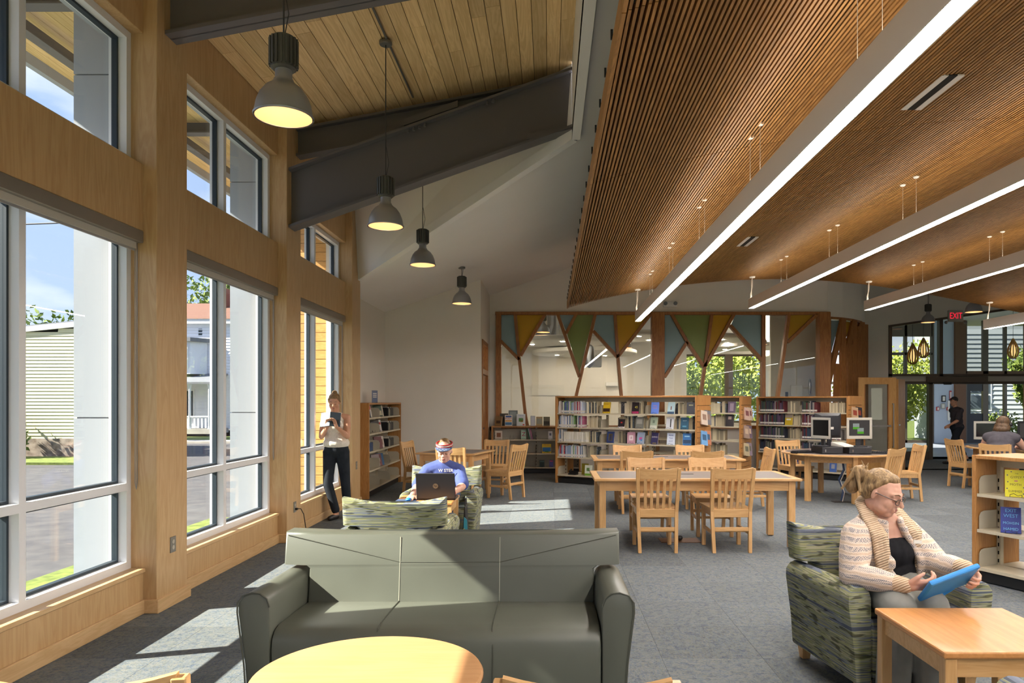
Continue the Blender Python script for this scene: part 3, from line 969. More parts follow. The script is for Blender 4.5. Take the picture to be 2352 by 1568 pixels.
PANES = [('pane_blue', [(1148, 722), (1180, 722), (1190, 820), (1148, 778)]), ('pane_yellow', [(1187, 722), (1249, 722), (1195, 814)]),
         ('pane_blue', [(1285, 722), (1320, 722), (1300, 760)]), ('pane_green', [(1327, 722), (1363, 722), (1331, 858), (1303, 768)]),
         ('pane_blue', [(1370, 722), (1409, 722), (1417, 815), (1364, 758)]), ('pane_yellow', [(1416, 722), (1490, 722), (1422, 812)]),
         ('pane_blue', [(1526, 722), (1540, 722), (1575, 786), (1526, 862)]), ('pane_green', [(1546, 722), (1631, 722), (1616, 838)]),
         ('pane_yellow', [(1637, 722), (1682, 722), (1621, 836)]), ('pane_blue', [(1689, 722), (1749, 722), (1749, 826), (1679, 746)]),
         ('pane_yellow', [(1814, 722), (1870, 722), (1810, 781)])]
for m, pl in PANES:
    MB().ngon_slab([pt(*p, 15.99) for p in pl], (0, .012, 0)).build('tinted_pane', m, tw)
for a, b in ((-1.07, 2.27), (2.55, 4.71), (4.79, 5.98)):
    MB().box(a, b, 16.03, 16.036, zb + .04, ZT - .05).build('pane', 'partition_glass', tw)

# curved end of that wall
cv = struct('wall_curved')
CP = [(6.2, 16.02), (6.62, 16.22), (7.0, 16.52), (7.35, 16.92), (7.65, 17.42), (7.9, 18.0), (8.08, 18.6), (8.2, 19.2)]
for (xa, ya), (xb, yb) in zip(CP, CP[1:]):
    n = Vector((yb - ya, -(xb - xa), 0)).normalized() * .14
    def wallseg(z0, z1, nm, mt):
        q = [(xa, ya), (xb, yb), (xb - n.x, yb - n.y), (xa - n.x, ya - n.y)]
        MB().hexa([(p[0], p[1], z0) for p in q], [(p[0], p[1], z1) for p in q]).build(nm, mt, cv)
    wallseg(3.45, 5.6, 'plaster_over', 'wall_paint')
    wallseg(0, .95, 'plaster_under', 'wall_paint')
    wallseg(3.40, 3.45, 'head_rail', 'fir')
k = 0
for (xa, ya), (xb, yb) in zip(CP, CP[1:]):
    pa, pb = Vector((xa, ya, 0)), Vector((xb, yb, 0))
    up = lambda z: Vector((0, 0, z))
    MB().beam(pa + up(.95), pa + up(3.42), .07, .16, up=(1, .6, 0)).build('rib', 'fir', cv)
    zk = 1.9 + .45 * (k % 3)
    MB().beam(pa + up(zk), pb + up(3.4), .06, .14, up=(1, .6, 0)).build('branch', 'fir', cv)
    MB().beam(pa.lerp(pb, .5) + up(.95), pa.lerp(pb, .62) + up(zk + .5), .06, .14, up=(1, .6, 0)).build('branch', 'fir', cv)
    m = ('pane_blue', 'pane_yellow', 'fir', 'pane_green', 'fir', 'fir', 'fir')[k]
    off = Vector((-.05, .06, 0))
    MB().ngon_slab([pa + up(zk + .1) + off, pb + up(3.38) + off, pa + up(3.38) + off], (-.006, .008, 0)).build('tinted_pane', m, cv)
    k += 1

# the room behind the tree window
br = struct('wall_children_room')
MB().box(-3.3, 4.2, 22.0, 22.15, 0, 5.5).box(6.9, 8.4, 22.0, 22.15, 0, 5.5).box(4.2, 6.9, 22.0, 22.15, 3.0, 5.5).box(4.2, 6.9, 22.0, 22.15, 0, .9).build('plaster_far', 'wall_paint', br)
MB().box(-3.3, -2.1, 16.1, 16.2, 0, 5.5).box(-2.25, -2.1, 16.2, 18.6, 0, 5.5).box(-2.25, -2.1, 19.1, 22, 0, 5.5).box(-2.25, -2.1, 18.6, 19.1, 2.7, 5.5).box(-2.25, -2.1, 18.6, 19.1, 0, .9).build('plaster_side', 'wall_paint', br)
MB().box(6.6, 6.72, 17.2, 22.0, 0, 5.5).build('plaster_closet', 'wall_paint', br)
MB().box(-3.3, 8.4, 16.15, 22.1, -.1, 0).build('floor_beyond', 'carpet', br)
w12 = struct('window_12')
MB().box(4.2, 6.9, 22.05, 22.1, .9, .96).box(4.2, 6.9, 22.05, 22.1, 2.94, 3.0).box(5.38, 5.62, 22.0, 22.12, .9, 3.0).build('frame', 'frame_bronze', w12)
MB().box(4.2, 6.9, 22.08, 22.085, .96, 2.94).build('pane', 'window_glass', w12)
clouds = [(.2, 18.6, 3.05, 1.25), (2.2, 19.4, 3.25, 1.3), (1.0, 20.6, 2.9, 1.5), (4.2, 18.6, 3.1, 1.2), (5.4, 19.8, 3.0, 1.0)]
cl_lab = ['leftmost white disc of the suspended ceiling clouds behind the tree window', 'second white disc of the suspended ceiling clouds', 'rearmost white disc of the suspended ceiling clouds', 'fourth white disc of the suspended ceiling clouds, above the garden window', 'rightmost white disc of the suspended ceiling clouds']
for (x, y, z, r), lab in zip(clouds, cl_lab):
    c = thing('ceiling_cloud', lab, 'ceiling panel', (x, y, z), 0, 'round ceiling clouds')
    MB().lathe([(r - .03, 0), (r, .02), (r, .10), (r - .03, .12)], n=40).build('disc', 'white_paint', c)
    MB().lathe([(.03, .12), (.03, 5.4 - z)], n=8).build('hanger', 'white_paint', c)
    for kk in range(3):
        a = .7 + kk * 2.1
        MB().lathe([(.05, -.006), (.05, .001)], (r * .55 * math.cos(a), r * .55 * math.sin(a), 0), 14).build('downlight', 'downlight_glow', c)
for (x, y, z), lab in (((-.15, 17.6, 3.25), 'bell pendant lamp seen between yellow and clear panes on the left'), ((1.9, 18.0, 2.9), 'bell pendant lamp seen through clear glass left of the middle post'), ((5.35, 18.2, 3.0), 'bell pendant lamp in the narrow clear pane of the tree window'), ((5.75, 17.7, 3.25), 'bell pendant lamp high in the tree window by its right post')):
    make_pendant(lab, (x, y, z), 1.9)
du = thing('air_duct', 'crinkled silver air duct hanging behind the tree window', 'duct', (-.3, 20.3, 3.35))
mb = MB()
pts = [(-1.2 + .08 * i, 0, .0) for i in range(19)]
mb.tube(pts + [(.35, 0, .1), (.42, 0, .35), (.42, 0, .9)], [(.20 if i % 2 else .185) for i in range(22)], 14)
mb.build('foil_sleeve', 'aluminium', du)
pj = thing('projector', 'white projector with a silver dome hanging behind the tree window', 'projector', (.95, 17.3, 2.5))
MB().box(-.3, .3, -.15, .15, -.12, .16).build('case', 'white_paint', pj, bevel=.01)
MB().lathe([(.02, -.3), (.13, -.2), (.15, 0), (.11, .2), (.05, .25)], (0, -.2, .15), 16).build('dome', 'aluminium', pj, smooth=True)
MB().tube([(0, 0, .16), (0, 0, 2.9)], .02, 8).build('pole', 'white_paint', pj)
wsn = thing('wall_sign', 'white paper sign on the wall behind the tree window', 'sign', (-.05, 21.98, 1.9))
MB().box(-.5, .5, -.01, 0, -.16, .16).build('sheet', 'paper_white', wsn)
em2 = thing('emergency_light', 'white emergency light on the far wall behind the tree window', 'emergency light', (1.9, 21.95, 2.08))
MB().box(-.18, .18, -.06, .03, -.06, .06).build('case', 'white_paint', em2, bevel=.01)
cb = thing('phone_cabinet', 'white control cabinet on the wall behind the right of the tree window', 'cabinet', (5.9, 17.18, 1.72))
MB().box(-.14, .14, -.05, .0, -.22, .22).build('door', 'white_paint', cb, bevel=.005)
MB().box(-.26, -.20, -.03, 0, -.06, .06).build('switch', 'ink', cb)
MB().box(5.3, 6.72, 17.2, 17.3, 0, 5.4).build('plaster_pier', 'wall_paint', br)
sp_ = thing('wall_sconce', 'silver oval wall fitting beside the cabinet behind the tree window', 'wall fitting', (6.22, 17.16, 1.9))
MB().ball((0, 0, 0), (.04, .04, .2)).build('shell', 'chrome', sp_, smooth=True)

# ---- open wooden door in front of the curved wall
dl = thing('door_leaf', 'open maple door with a tall glass light and long pull handle', 'door', (6.78, 15.75, 0), math.radians(4))
W, H_ = .86, 2.08
MB().box(0, W, 0, .045, 1.93, H_).box(0, W, 0, .045, 0.01, .32).box(0, .13, 0, .045, .32, 1.93).box(W - .17, W, 0, .045, .32, 1.93).build('stile_frame', 'door_wood', dl, bevel=.003)
MB().box(.13, .15, .004, .041, .32, 1.93).box(W - .19, W - .17, .004, .041, .32, 1.93).build('glazing_bead', 'fir', dl)
MB().box(.15, W - .19, .018, .026, .32, 1.93).build('pane', 'partition_glass', dl)
MB().box(.1, W - .15, -.05, -.02, 1.0, 1.035).build('push_bar', 'chrome', dl)
MB().tube([(W - .09, -.045, .55), (W - .09, -.045, 1.5)], .012, 8).tube([(W - .09, 0, .55), (W - .09, -.045, .55)], .012, 8).tube([(W - .09, 0, 1.5), (W - .09, -.045, 1.5)], .012, 8).build('pull_handle', 'plate_steel', dl)
MB().box(.3, .55, .03, .034, 1.15, 1.85).build('notice', 'paper_white', dl)
dl2 = thing('door_leaf', 'second maple door leaf folded behind the glazed one, showing its edge', 'door', (7.70, 15.85, 0), math.radians(48))
MB().box(0, .5, 0, .045, .01, 2.05).build('slab', 'door_wood', dl2, bevel=.003)
MB().box(.02, .1, -.012, 0, 1.02, 1.05).build('latch', 'chrome', dl2)

# ---- entrance partition
en = struct('wall_entrance')
YE = 19.2
MB().box(8.15, 9.06, YE, YE + .15, 0, 5.6).build('plaster', 'wall_paint', en)
MB().ngon_slab([(9.06, YE, 3.55), (13.6, YE, 4.2), (13.6, YE, 5.6), (9.06, YE, 5.6)], (0, .15, 0)).build('plaster_over', 'wall_paint', en)
fr = MB()
for x in (9.06, 10.42, 13.13):
    fr.box(x, x + .09, YE - .02, YE + .12, 0 if x != 10.42 else 2.15, 3.56 + (x - 9.06) * .143)
fr.box(9.06, 13.6, YE - .02, YE + .12, 2.23, 2.29).box(9.06, 13.6, YE - .02, YE + .12, 2.02, 2.09)
fr.beam((9.06, YE + .05, 3.56), (13.6, YE + .05, 4.21), .14, .06)
fr.box(9.15, 10.2, YE, YE + .1, 0, .22).box(10.14, 10.24, YE - .02, YE + .12, 0, 2.05)
fr.build('mullions', 'frame_bronze', en)
MB().box(10.5, 13.1, YE + .02, YE + .1, 2.09, 2.23).box(13.2, 13.6, YE + .02, YE + .1, 2.09, 2.23).box(9.15, 10.4, YE + .02, YE + .1, 2.09, 2.23).build('transom_panel', 'beige_plastic', en)
for a, b, h in ((9.15, 10.42, 3.55), (10.51, 13.13, 3.76), (13.22, 13.6, 4.1)):
    MB().ngon_slab([(a, YE + .05, 2.29), (b, YE + .05, 2.29), (b, YE + .05, h + (b - a) * .143), (a, YE + .05, h)], (0, .008, 0)).build('upper_pane', 'entrance_glass', en)
MB().box(9.15, 10.14, YE + .05, YE + .058, .22, 2.02).build('side_pane', 'entrance_glass', en)
MB().box(13.22, 13.6, YE + .05, YE + .058, .1, 2.02).build('side_pane', 'entrance_glass', en)
op = thing('door_operator', 'long bronze automatic door operator over the entrance', 'door operator', (11.0, YE - .06, 2.12))
MB().box(-.95, .65, -.07, .04, -.06, .10).build('case', 'frame_bronze', op, bevel=.01)
MB().box(-.5, -.3, -.03, .0, -.12, -.06).build('arm', 'ink', op)
ex = thing('exit_sign', 'grey exit sign with red letters above the entrance glass', 'sign', (10.83, YE - .01, 3.83))
MB().box(-.2, .2, -.05, 0, -.15, .15).build('plate', 'beige_plastic', ex, bevel=.008)
emit('exit_red', (0.9, 0.02, 0.05, 1), .4)
text('EXIT', .23, ex, (0, -.052, 0), (PI / 2, 0, 0), 'exit_red', depth=.002, sx=.72)
for s in (-1, 1): MB().ball((s * .26, -.05, -.17), .045, 10, 7).build('lamp_head', 'grey_plastic', ex, smooth=True)

# vestibule beyond
ve = struct('wall_vestibule')
plain('vestibule_blue', '#B9C4D4', 0.7)
mottled('vestibule_floor', '#7C828E', '#8D949F', 1.5, 0.35)
MB().box(8.2, 24, 19.35, 29, -.1, .0).build('floor_tiles', 'vestibule_floor', ve)
MB().box(8.2, 24, 19.35, 29, 4.6, 4.7).build('lid', 'wall_paint', ve)
MB().box(14.45, 15.2, 27, 27.15, 0, 4.6).build('plaster_blue', 'vestibule_blue', ve)
MB().box(15.2, 15.6, 26.9, 27.15, 0, 4.6).box(15.6, 17.9, 27, 27.15, 2.35, 2.7).box(17.9, 18.2, 27, 27.15, 0, 4.6).box(18.2, 24, 27, 27.15, 3.6, 4.6).build('plaster_brown', 'rim_dark', ve)
fm = MB()
for x in (10.4, 12.75, 13.35, 14.36): fm.box(x, x + .1, 27, 27.12, 0, 4.6)
for z in (0, 2.2, 3.3): fm.box(10.4, 14.4, 27, 27.12, z, z + .1)
fm.box(10.4, 14.4, 27, 27.12, 4.0, 4.6)
fm.box(15.6, 15.7, 27, 27.12, 0, 4.6).box(16.3, 16.5, 27, 27.12, 0, 4.6).box(17.1, 17.2, 27, 27.12, 0, 4.6)
fm.build('curtain_frames', 'frame_bronze', ve)
MB().box(15.7, 16.3, 27.03, 27.08, 0, 1.1).box(15.7, 16.3, 27.03, 27.08, 1.95, 2.3).box(15.7, 15.85, 27.03, 27.08, 1.1, 1.95).build('grey_door', 'dark_grey_plastic', ve)
MB().box(12.85, 13.35, 27.03, 27.08, 0, .35).box(12.85, 12.95, 27.03, 27.08, .35, 2.2).box(13.25, 13.35, 27.03, 27.08, .35, 2.2).build('glass_door_rails', 'frame_bronze', ve)
MB().box(12.9, 13.3, 26.98, 27.03, 1.0, 1.06).build('push_bar', 'aluminium', ve)
items = [('fire_alarm', 'red', (14.62, 26.97, 2.3), (.09, .05, .16), 'small red alarm box high on the pale blue vestibule wall'), ('framed_notice', 'ink', (14.80, 26.97, 1.66), (.16, .03, .24), 'dark framed notice on the pale blue vestibule wall'),
         ('fire_alarm', 'red', (14.58, 26.97, 1.28), (.1, .05, .14), 'small red alarm box lower left on the pale blue wall'), ('fire_alarm', 'red', (14.95, 26.97, 1.28), (.06, .05, .12), 'tiny red switch beside the framed plan on the pale blue wall'),
         ('sign_strip', 'red', (15.06, 26.97, 1.80), (.08, .02, .32), 'narrow red and white sign on the pale blue wall'), ('framed_plan', 'grey_plastic', (14.78, 26.97, 1.38), (.16, .02, .2), 'small grey framed plan below the dark framed notice'), ('extinguisher_cabinet', 'white_paint', (15.06, 26.95, 1.22), (.2, .08, .75), 'white extinguisher cabinet at the edge of the blue wall')]
for nm, m, loc, d, lab in items:
    i_ = thing(nm, lab, nm.replace('_', ' '), loc)
    MB().cbox((0, 0, 0), d).build('case', m, i_, bevel=.006)
    MB().cbox((0, -d[1] / 2 - .002, 0), (d[0] * .6, .004, d[2] * .7)).build('face', 'paper_white' if m != 'white_paint' else 'ink', i_)
tear = [((10.62, 21.0, 2.92), 'lower left teardrop lamp of wooden strips behind the entrance glass'), ((11.35, 21.8, 3.15), 'upper left teardrop lamp of wooden strips behind the entrance glass'), ((14.2, 22.0, 3.15), 'right teardrop lamp of wooden strips behind the entrance glass')]
emit('teardrop_core', (1.0, .62, .25, 1), .8)
plain('strip_wood', '#B98234', .5)
for loc, lab in tear:
    tl = thing('teardrop_lamp', lab, 'lamp', loc, 0, 'teardrop strip lamps')
    for k in range(12):
        a = 2 * PI * k / 12
        prof = [(.05, -.27), (.12, -.2), (.15, -.08), (.13, .06), (.07, .2), (.01, .33)]
        MB().tube([(r * math.cos(a), r * math.sin(a), z) for r, z in prof], .016, 5).build('strip', 'strip_wood', tl)
    MB().lathe([(.03, -.2), (.07, -.1), (.06, .05), (.02, .15)], n=10).build('bulb', 'teardrop_core', tl)
    MB().tube([(0, 0, .3), (0, 0, 4.6 - loc[2])], .006, 5).build('cord', 'cable', tl)
# ================================================================== OUTSIDE
gr = struct('ground')
MB().box(-80, -3.2, -40, 70, -.42, -.32).build('asphalt_street', 'asphalt', gr)
MB().box(-5.3, -3.2, -6, 11.3, -.32, -.27).build('verge', 'grass', gr)
MB().box(-80, -12.0, 21.2, 23.6, -.32, -.25).build('verge', 'grass', gr)
MB().box(-60, -12, 32.0, 33.2, -.32, -.22).build('sidewalk', 'sidewalk', gr)
MB().box(-60, -12, 33.2, 37, -.32, -.24).build('verge', 'grass', gr)
MB().box(-3.2, 40, 22.3, 70, -.42, -.3).build('verge', 'grass', gr)
MB().box(20.3, 40, 0, 22.3, -.42, -.3).build('verge', 'grass', gr)

MB().box(-3.2, 40, -60, -4.35, -.42, -.3).build('verge', 'grass', gr)

def siding(house, x0, x1, y, z0, z1, mat, step=.115, rake=0.0, xr=None):
    """lapped boards on a wall facing -y; the top follows a rake"""
    n = int((z1 - z0) / step)
    me = unit(mat)
    for k in range(n + (6 if rake else 0)):
        z = z0 + k * step
        xa = x0
        if rake and z + step > z1:
            xa = x0 + (z + step - z1) / rake
            if xa > x1 - .3: break
        link('clapboard', me, house, ((xa + x1) / 2, y - .014, z + step / 2), (-.20, 0, 0), (x1 - xa, .016, step + .012))
yh = thing('house', 'pale yellow clapboard house across the street, behind the nearest window', 'house', (-16.5, 24.0, -.3))
MB().box(-3.4, 2.7, 0.02, 2.4, .6, 4.15).build('wall_core', 'siding_yellow', yh)
MB().box(-3.3, 2.7, -.05, 2.3, 0, .62).build('stone_foundation', 'stone_wall', yh)
siding(yh, -2.2, 2.7, 0, .6, 4.05, 'siding_yellow', rake=.10)
MB().ngon_slab([(-2.4, -.1, 4.03), (2.9, -.1, 4.56), (2.9, -.1, 4.72), (-2.4, -.1, 4.2)], (0, .14, 0)).build('rake_board', 'trim_white', yh)
MB().ngon_slab([(-2.4, 0, 4.15), (2.9, 0, 4.69), (2.9, 2.6, 4.69), (-2.4, 2.6, 4.15)], (0, 0, .1)).build('roof', 'roof_grey', yh)
MB().box(-6, -2.2, .3, 5, .6, 3.9).build('side_wing', 'siding_yellow', yh)
MB().box(-2.45, -2.2, .1, .36, .6, 4.05).build('corner_board', 'trim_white', yh)
MB().box(-6.2, -2.2, .1, 5, 3.85, 4.0).build('wing_eave', 'trim_white', yh)
for z in (.95, 2.4):
    wdw = MB().box(-3.4, -2.6, .2, .3, z, z + 1.1).build('window', 'trim_white', yh)
    for dz in (.06, .58): MB().box(-3.32, -2.68, .18, .2, z + dz, z + dz + .46).build('pane', 'window_dark', wdw)
MB().box(.78, 1.08, -.12, -.05, .40, .58).build('vent_box', 'trim_white', yh)
MB().box(-6, -5.4, 2, 2.6, 4, 4.7).build('chimney', 'brick_red', yh)

vh = thing('house', 'white two-storey house with bay window and porch, seen in the middle window', 'house', (-18.6, 38.5, -.3))
MB().box(-4, 1.6, 0, 8, .4, 6.1).build('wall_core', 'siding_white', vh)
siding(vh, -4, 1.6, 0, .4, 6.0, 'siding_white', step=.16)
MB().box(-4.2, 1.9, -.3, 8, 6.0, 6.25).build('eave', 'trim_white', vh)
MB().ngon_slab([(-4.3, -.35, 6.25), (2.0, -.35, 6.25), (1.4, 3.5, 7.5), (-3.6, 3.5, 7.5)], (0, .1, .1)).build('roof', 'roof_brown', vh)
MB().box(-.5, .2, 2.2, 2.9, 6.8, 8.3).build('chimney', 'brick_red', vh)
MB().prism([(-2.4, -.1), (-1.9, -.9), (-.2, -.9), (.3, -.1)], 3.3, 5.0, 'z').build('bay', 'siding_white', vh)
MB().prism([(-2.6, -.1), (-2.0, -1.1), (-.1, -1.1), (.5, -.1)], 5.0, 5.2, 'z').build('bay_roof', 'roof_grey', vh)
for x, y, w in ((-1.75, -.93, .55), (-.75, -.93, .45), (.75, -.06, .4)):
    f = MB().box(x, x + w, y - .05, y + .02, 3.55, 4.75).build('window', 'trim_white', vh)
    for dz in (.06, .62): MB().box(x + .07, x + w - .07, y - .07, y - .05, 3.55 + dz, 3.55 + dz + .5).build('pane', 'window_dark', f)
MB().ngon_slab([(-3.5, -1.9, 2.75), (1.4, -1.9, 2.75), (1.4, -.05, 3.25), (-3.5, -.05, 3.25)], (0, 0, .1)).build('porch_roof', 'roof_grey', vh)
for x in (-3.2, -1.3, .2, 1.2): MB().lathe([(.09, .45), (.06, .6), (.06, 2.5), (.11, 2.75)], (x, -1.75, 0), 8).build('porch_post', 'trim_white', vh)
MB().box(-3.4, 1.4, -1.9, 0, .2, .45).build('porch_floor', 'sidewalk', vh)
for k in range(24): MB().box(-3.2 + .19 * k, -3.12 + .19 * k, -1.78, -1.74, .5, 1.05).build('baluster', 'trim_white', vh)
MB().box(-3.3, 1.3, -1.8, -1.7, 1.05, 1.12).build('porch_rail', 'trim_white', vh)
for x in (-1.1, .3):
    f = MB().box(x, x + .7, -.06, .02, 1.0, 2.5).build('window', 'trim_white', vh)
    MB().box(x + .08, x + .62, -.08, -.06, 1.08, 2.42).build('pane', 'window_dark', f)
MB().box(-.2, .0, -.03, .02, 5.35, 5.75).build('gable_vent', 'window_dark', vh)

def tree(name, label, loc, r, h, trunk, mat='leaf_green', n=1500, leaf=.22, seed=1, flat=1.0):
    t_ = thing(name, label, 'tree' if trunk else 'shrub', loc, 0, None)
    rg = random.Random(seed)
    if trunk:
        MB().tube([(0, 0, 0), (.1, 0, trunk * .6), (0, .1, trunk)], [.22, .16, .1], 8).build('trunk', 'bark', t_)
    mb = MB()
    lobes = [(rg.uniform(-.55, .55) * r, rg.uniform(-.55, .55) * r, trunk + h * (.25 + .5 * rg.random()), r * rg.uniform(.35, .6)) for _ in range(11)]
    for k in range(n):
        lx, ly, lz, lr = lobes[k % 11]
        d = Vector((rg.gauss(0, 1), rg.gauss(0, 1), rg.gauss(0, 1))).normalized() * lr * rg.uniform(.75, 1.08)
        p = Vector((lx, ly, lz)) + Vector((d.x, d.y, d.z * flat))
        if p.z < trunk * .35: p.z = trunk * .35 + rg.random() * .3
        a = Vector((rg.gauss(0, 1), rg.gauss(0, 1), rg.gauss(0, 1))).normalized() * leaf
        b = a.cross(Vector((rg.gauss(0, 1), rg.gauss(0, 1), rg.gauss(0, 1)))).normalized() * leaf * .5
        mb.add([p - a, p + b, p + a, p - b], [(0, 1, 2, 3)])
    o = mb.build('foliage', mat, t_); o['kind'] = 'stuff'
    return t_
tree('street_tree', 'green tree rising behind the yellow house roof', (-22.8, 32.3, -.3), 2.7, 3.4, 2.3, n=5200, leaf=.15, seed=2)
tree('street_tree', 'green tree behind the brown roof of the white house', (-21.5, 52, -.3), 4.2, 5.5, 6.0, n=4600, leaf=.2, seed=4)
tree('garden_shrub', 'feathery shrub growing at the yellow house wall', (-17.6, 22.9, -.3), .85, 1.7, 0, n=900, leaf=.12, seed=6, flat=1.3)
tree('garden_shrub', 'bushy shrub beside the yellow house wing', (-19.4, 22.8, -.3), .9, 1.7, 0, n=900, leaf=.14, seed=8, mat='leaf_bright')
tree('garden_tree', 'bright leafy tree filling the left of the garden window', (4.6, 27, -.3), 2.3, 3.6, .8, 'leaf_bright', 5200, .11, 11)
tree('garden_tree', 'bright leafy tree filling the right of the garden window', (8.2, 30.5, -.3), 2.4, 3.8, .8, 'leaf_bright', 5200, .11, 12)
tree('garden_tree', 'darker tree standing behind the two bright garden trees', (6.0, 38, -.3), 3.5, 6.0, 2.2, 'leaf_green', 4200, .16, 13)
tree('garden_tree', 'bright tree seen through the left entrance panes', (14.9, 32, -.3), 2.0, 3.6, .6, 'leaf_bright', 5200, .10, 14)
tree('garden_tree', 'bushy tree outside the glass door of the vestibule', (16.6, 34, -.3), 2.2, 4.2, .5, 'leaf_bright', 5200, .11, 19)
tree('garden_shrub', 'low hedge shrub outside the entrance door', (18.5, 30.9, -.3), 1.2, 1.2, 0, 'leaf_green', 2600, .08, 15)
tree('garden_tree', 'dark tree outside the far right entrance glass', (20.6, 30, -.3), 1.4, 3.5, 1.2, 'leaf_green', 4200, .12, 16)
gh = thing('house', 'grey clapboard neighbour house seen through the entrance doors', 'house', (20.4, 34.0, -.3))
MB().box(-1.6, 5, .02, 3, 0, 5.5).build('wall_core', 'siding_grey', gh)
siding(gh, -1.6, 5, 0, 0.2, 5.4, 'siding_grey', step=.22)
f = MB().box(-.6, .5, -.06, 0, 1.4, 3.0).build('window', 'trim_white', gh)
MB().box(-.5, .4, -.08, -.06, 1.5, 2.15).build('pane', 'window_dark', f); MB().box(-.5, .4, -.08, -.06, 2.25, 2.9).build('pane', 'window_dark', f)
for k, z in enumerate((5.6, 6.4, 7.6)):
    w_ = thing('utility_wire', ('lowest', 'middle', 'highest')[k] + ' overhead wire crossing the sky above the street', 'wire', (0, 0, 0))
    MB().tube([(-60 + 4 * i, 20 - .2 * i, z + .018 * (i - 6) ** 2 * .5) for i in range(13)], .02, 5).build('strand', 'cable', w_)
# ================================================================== FURNITURE (fronts face -y)
def shear(mb, fn):
    mb.v = [fn(*p) for p in mb.v]
    return mb

# ---- slat-back library chair
def make_chair():
    c = thing('library_chair', 'chair', 'chair')
    def yb(z):                                     # line of the back posts
        return .20 + max(0, z - .42) * .20 + max(0, .42 - z) * .10
    for s in (-1, 1):
        rings = []
        for z in (0, .2, .42, .6, .75, .87):
            x = s * (.185 + .03 * z)
            rings.append([(x - .018, yb(z) - .02, z), (x + .018, yb(z) - .02, z), (x + .018, yb(z) + .02, z), (x - .018, yb(z) + .02, z)])
        mb = MB().loft(rings)
        mb.build('leg', 'furniture_maple', c, bevel=.003)
        MB().box(s * .19 - .02, s * .19 + .02, -.21, -.17, 0, .43).build('leg', 'furniture_maple', c, bevel=.004)
        MB().beam((s * .19, -.19, .20), (s * .19, yb(.2), .20), .022, .035).build('stretcher', 'furniture_maple_x', c, bevel=.003)
        MB().beam((s * .19, -.19, .40), (s * .19, yb(.4), .40), .024, .07).build('side_rail', 'furniture_maple_x', c, bevel=.003)
    MB().beam((-.19, .02, .19), (.19, .02, .19), .03, .028).beam((-.19, .22, .24), (.19, .22, .24), .022, .04).build('stretcher', 'furniture_maple_x', c, bevel=.003)
    MB().box(-.18, .18, -.205, -.18, .36, .43).build('front_rail', 'furniture_maple_x', c, bevel=.003)
    MB().box(-.18, .18, .19, .215, .36, .445).build('back_rail', 'furniture_maple_x', c, bevel=.003)
    # saddle seat
    mb = MB()
    nx, ny = 6, 5
    top = lambda u, v: .452 - .012 * (1 - (2 * u - 1) ** 2) * math.sin(PI * v)
    X = lambda u, v: (-.225 + .45 * u) * (1 - .08 * v)
    Y_ = lambda v: -.235 + .43 * v
    vs = [(X(i / nx, j / ny), Y_(j / ny), top(i / nx, j / ny)) for j in range(ny + 1) for i in range(nx + 1)]
    vs += [(x, y, z - .028) for x, y, z in vs]
    N = (nx + 1) * (ny + 1)
    fs = []
    for j in range(ny):
        for i in range(nx):
            a = j * (nx + 1) + i
            fs += [(a, a + 1, a + nx + 2, a + nx + 1), (a + N, a + nx + 1 + N, a + nx + 2 + N, a + 1 + N)]
    for i in range(nx):
        fs += [(i, i + N, i + 1 + N, i + 1), (ny * (nx + 1) + i, ny * (nx + 1) + i + 1, ny * (nx + 1) + i + 1 + N, ny * (nx + 1) + i + N)]
    for j in range(ny):
        a, b = j * (nx + 1), (j + 1) * (nx + 1)
        fs += [(a, b, b + N, a + N), (a + nx, a + nx + N, b + nx + N, b + nx)]
    mb.add(vs, fs)
    mb.build('seat', 'furniture_maple_x', c, smooth=True)
    # curved crest, slightly dished along its top
    mb = MB()
    n = 8
    for k in range(n):
        ua, ub = -1 + 2 * k / n, -1 + 2 * (k + 1) / n
        q = []
        for u in (ua, ub):
            x = u * .205; bow = .022 * (1 - u * u); zt = .858 + .022 * u * u
            q.append((x, bow, zt))
        def sec(x, bow, zt):
            return [(x, yb(.76) - .012 + bow, .76), (x, yb(.76) + .012 + bow, .76), (x, yb(zt) + .012 + bow, zt), (x, yb(zt) - .012 + bow, zt)]
        a, b = sec(*q[0]), sec(*q[1])
        mb.add(a + b, [(0, 1, 5, 4), (1, 2, 6, 5), (2, 3, 7, 6), (3, 0, 4, 7)] + ([(0, 3, 2, 1)] if k == 0 else []) + ([(4, 5, 6, 7)] if k == n - 1 else []))
    mb.build('crest_rail', 'furniture_maple_x', c, smooth=True)
    for k in range(5):
        x = (-2 + k) * .062
        bow = .02 * (1 - (x / .2) ** 2)
        rings = []
        for z in (.44, .55, .66, .77):
            x0, y0 = x * (1 + .2 * (z - .44)), yb(z) + bow * (z - .44) / .33
            rings.append([(x0 - .015, y0 - .007, z), (x0 + .015, y0 - .007, z), (x0 + .015, y0 + .007, z), (x0 - .015, y0 + .007, z)])
        mb = MB().loft(rings)
        mb.build('back_slat', 'furniture_maple', c)
    return c
chair0 = make_chair()
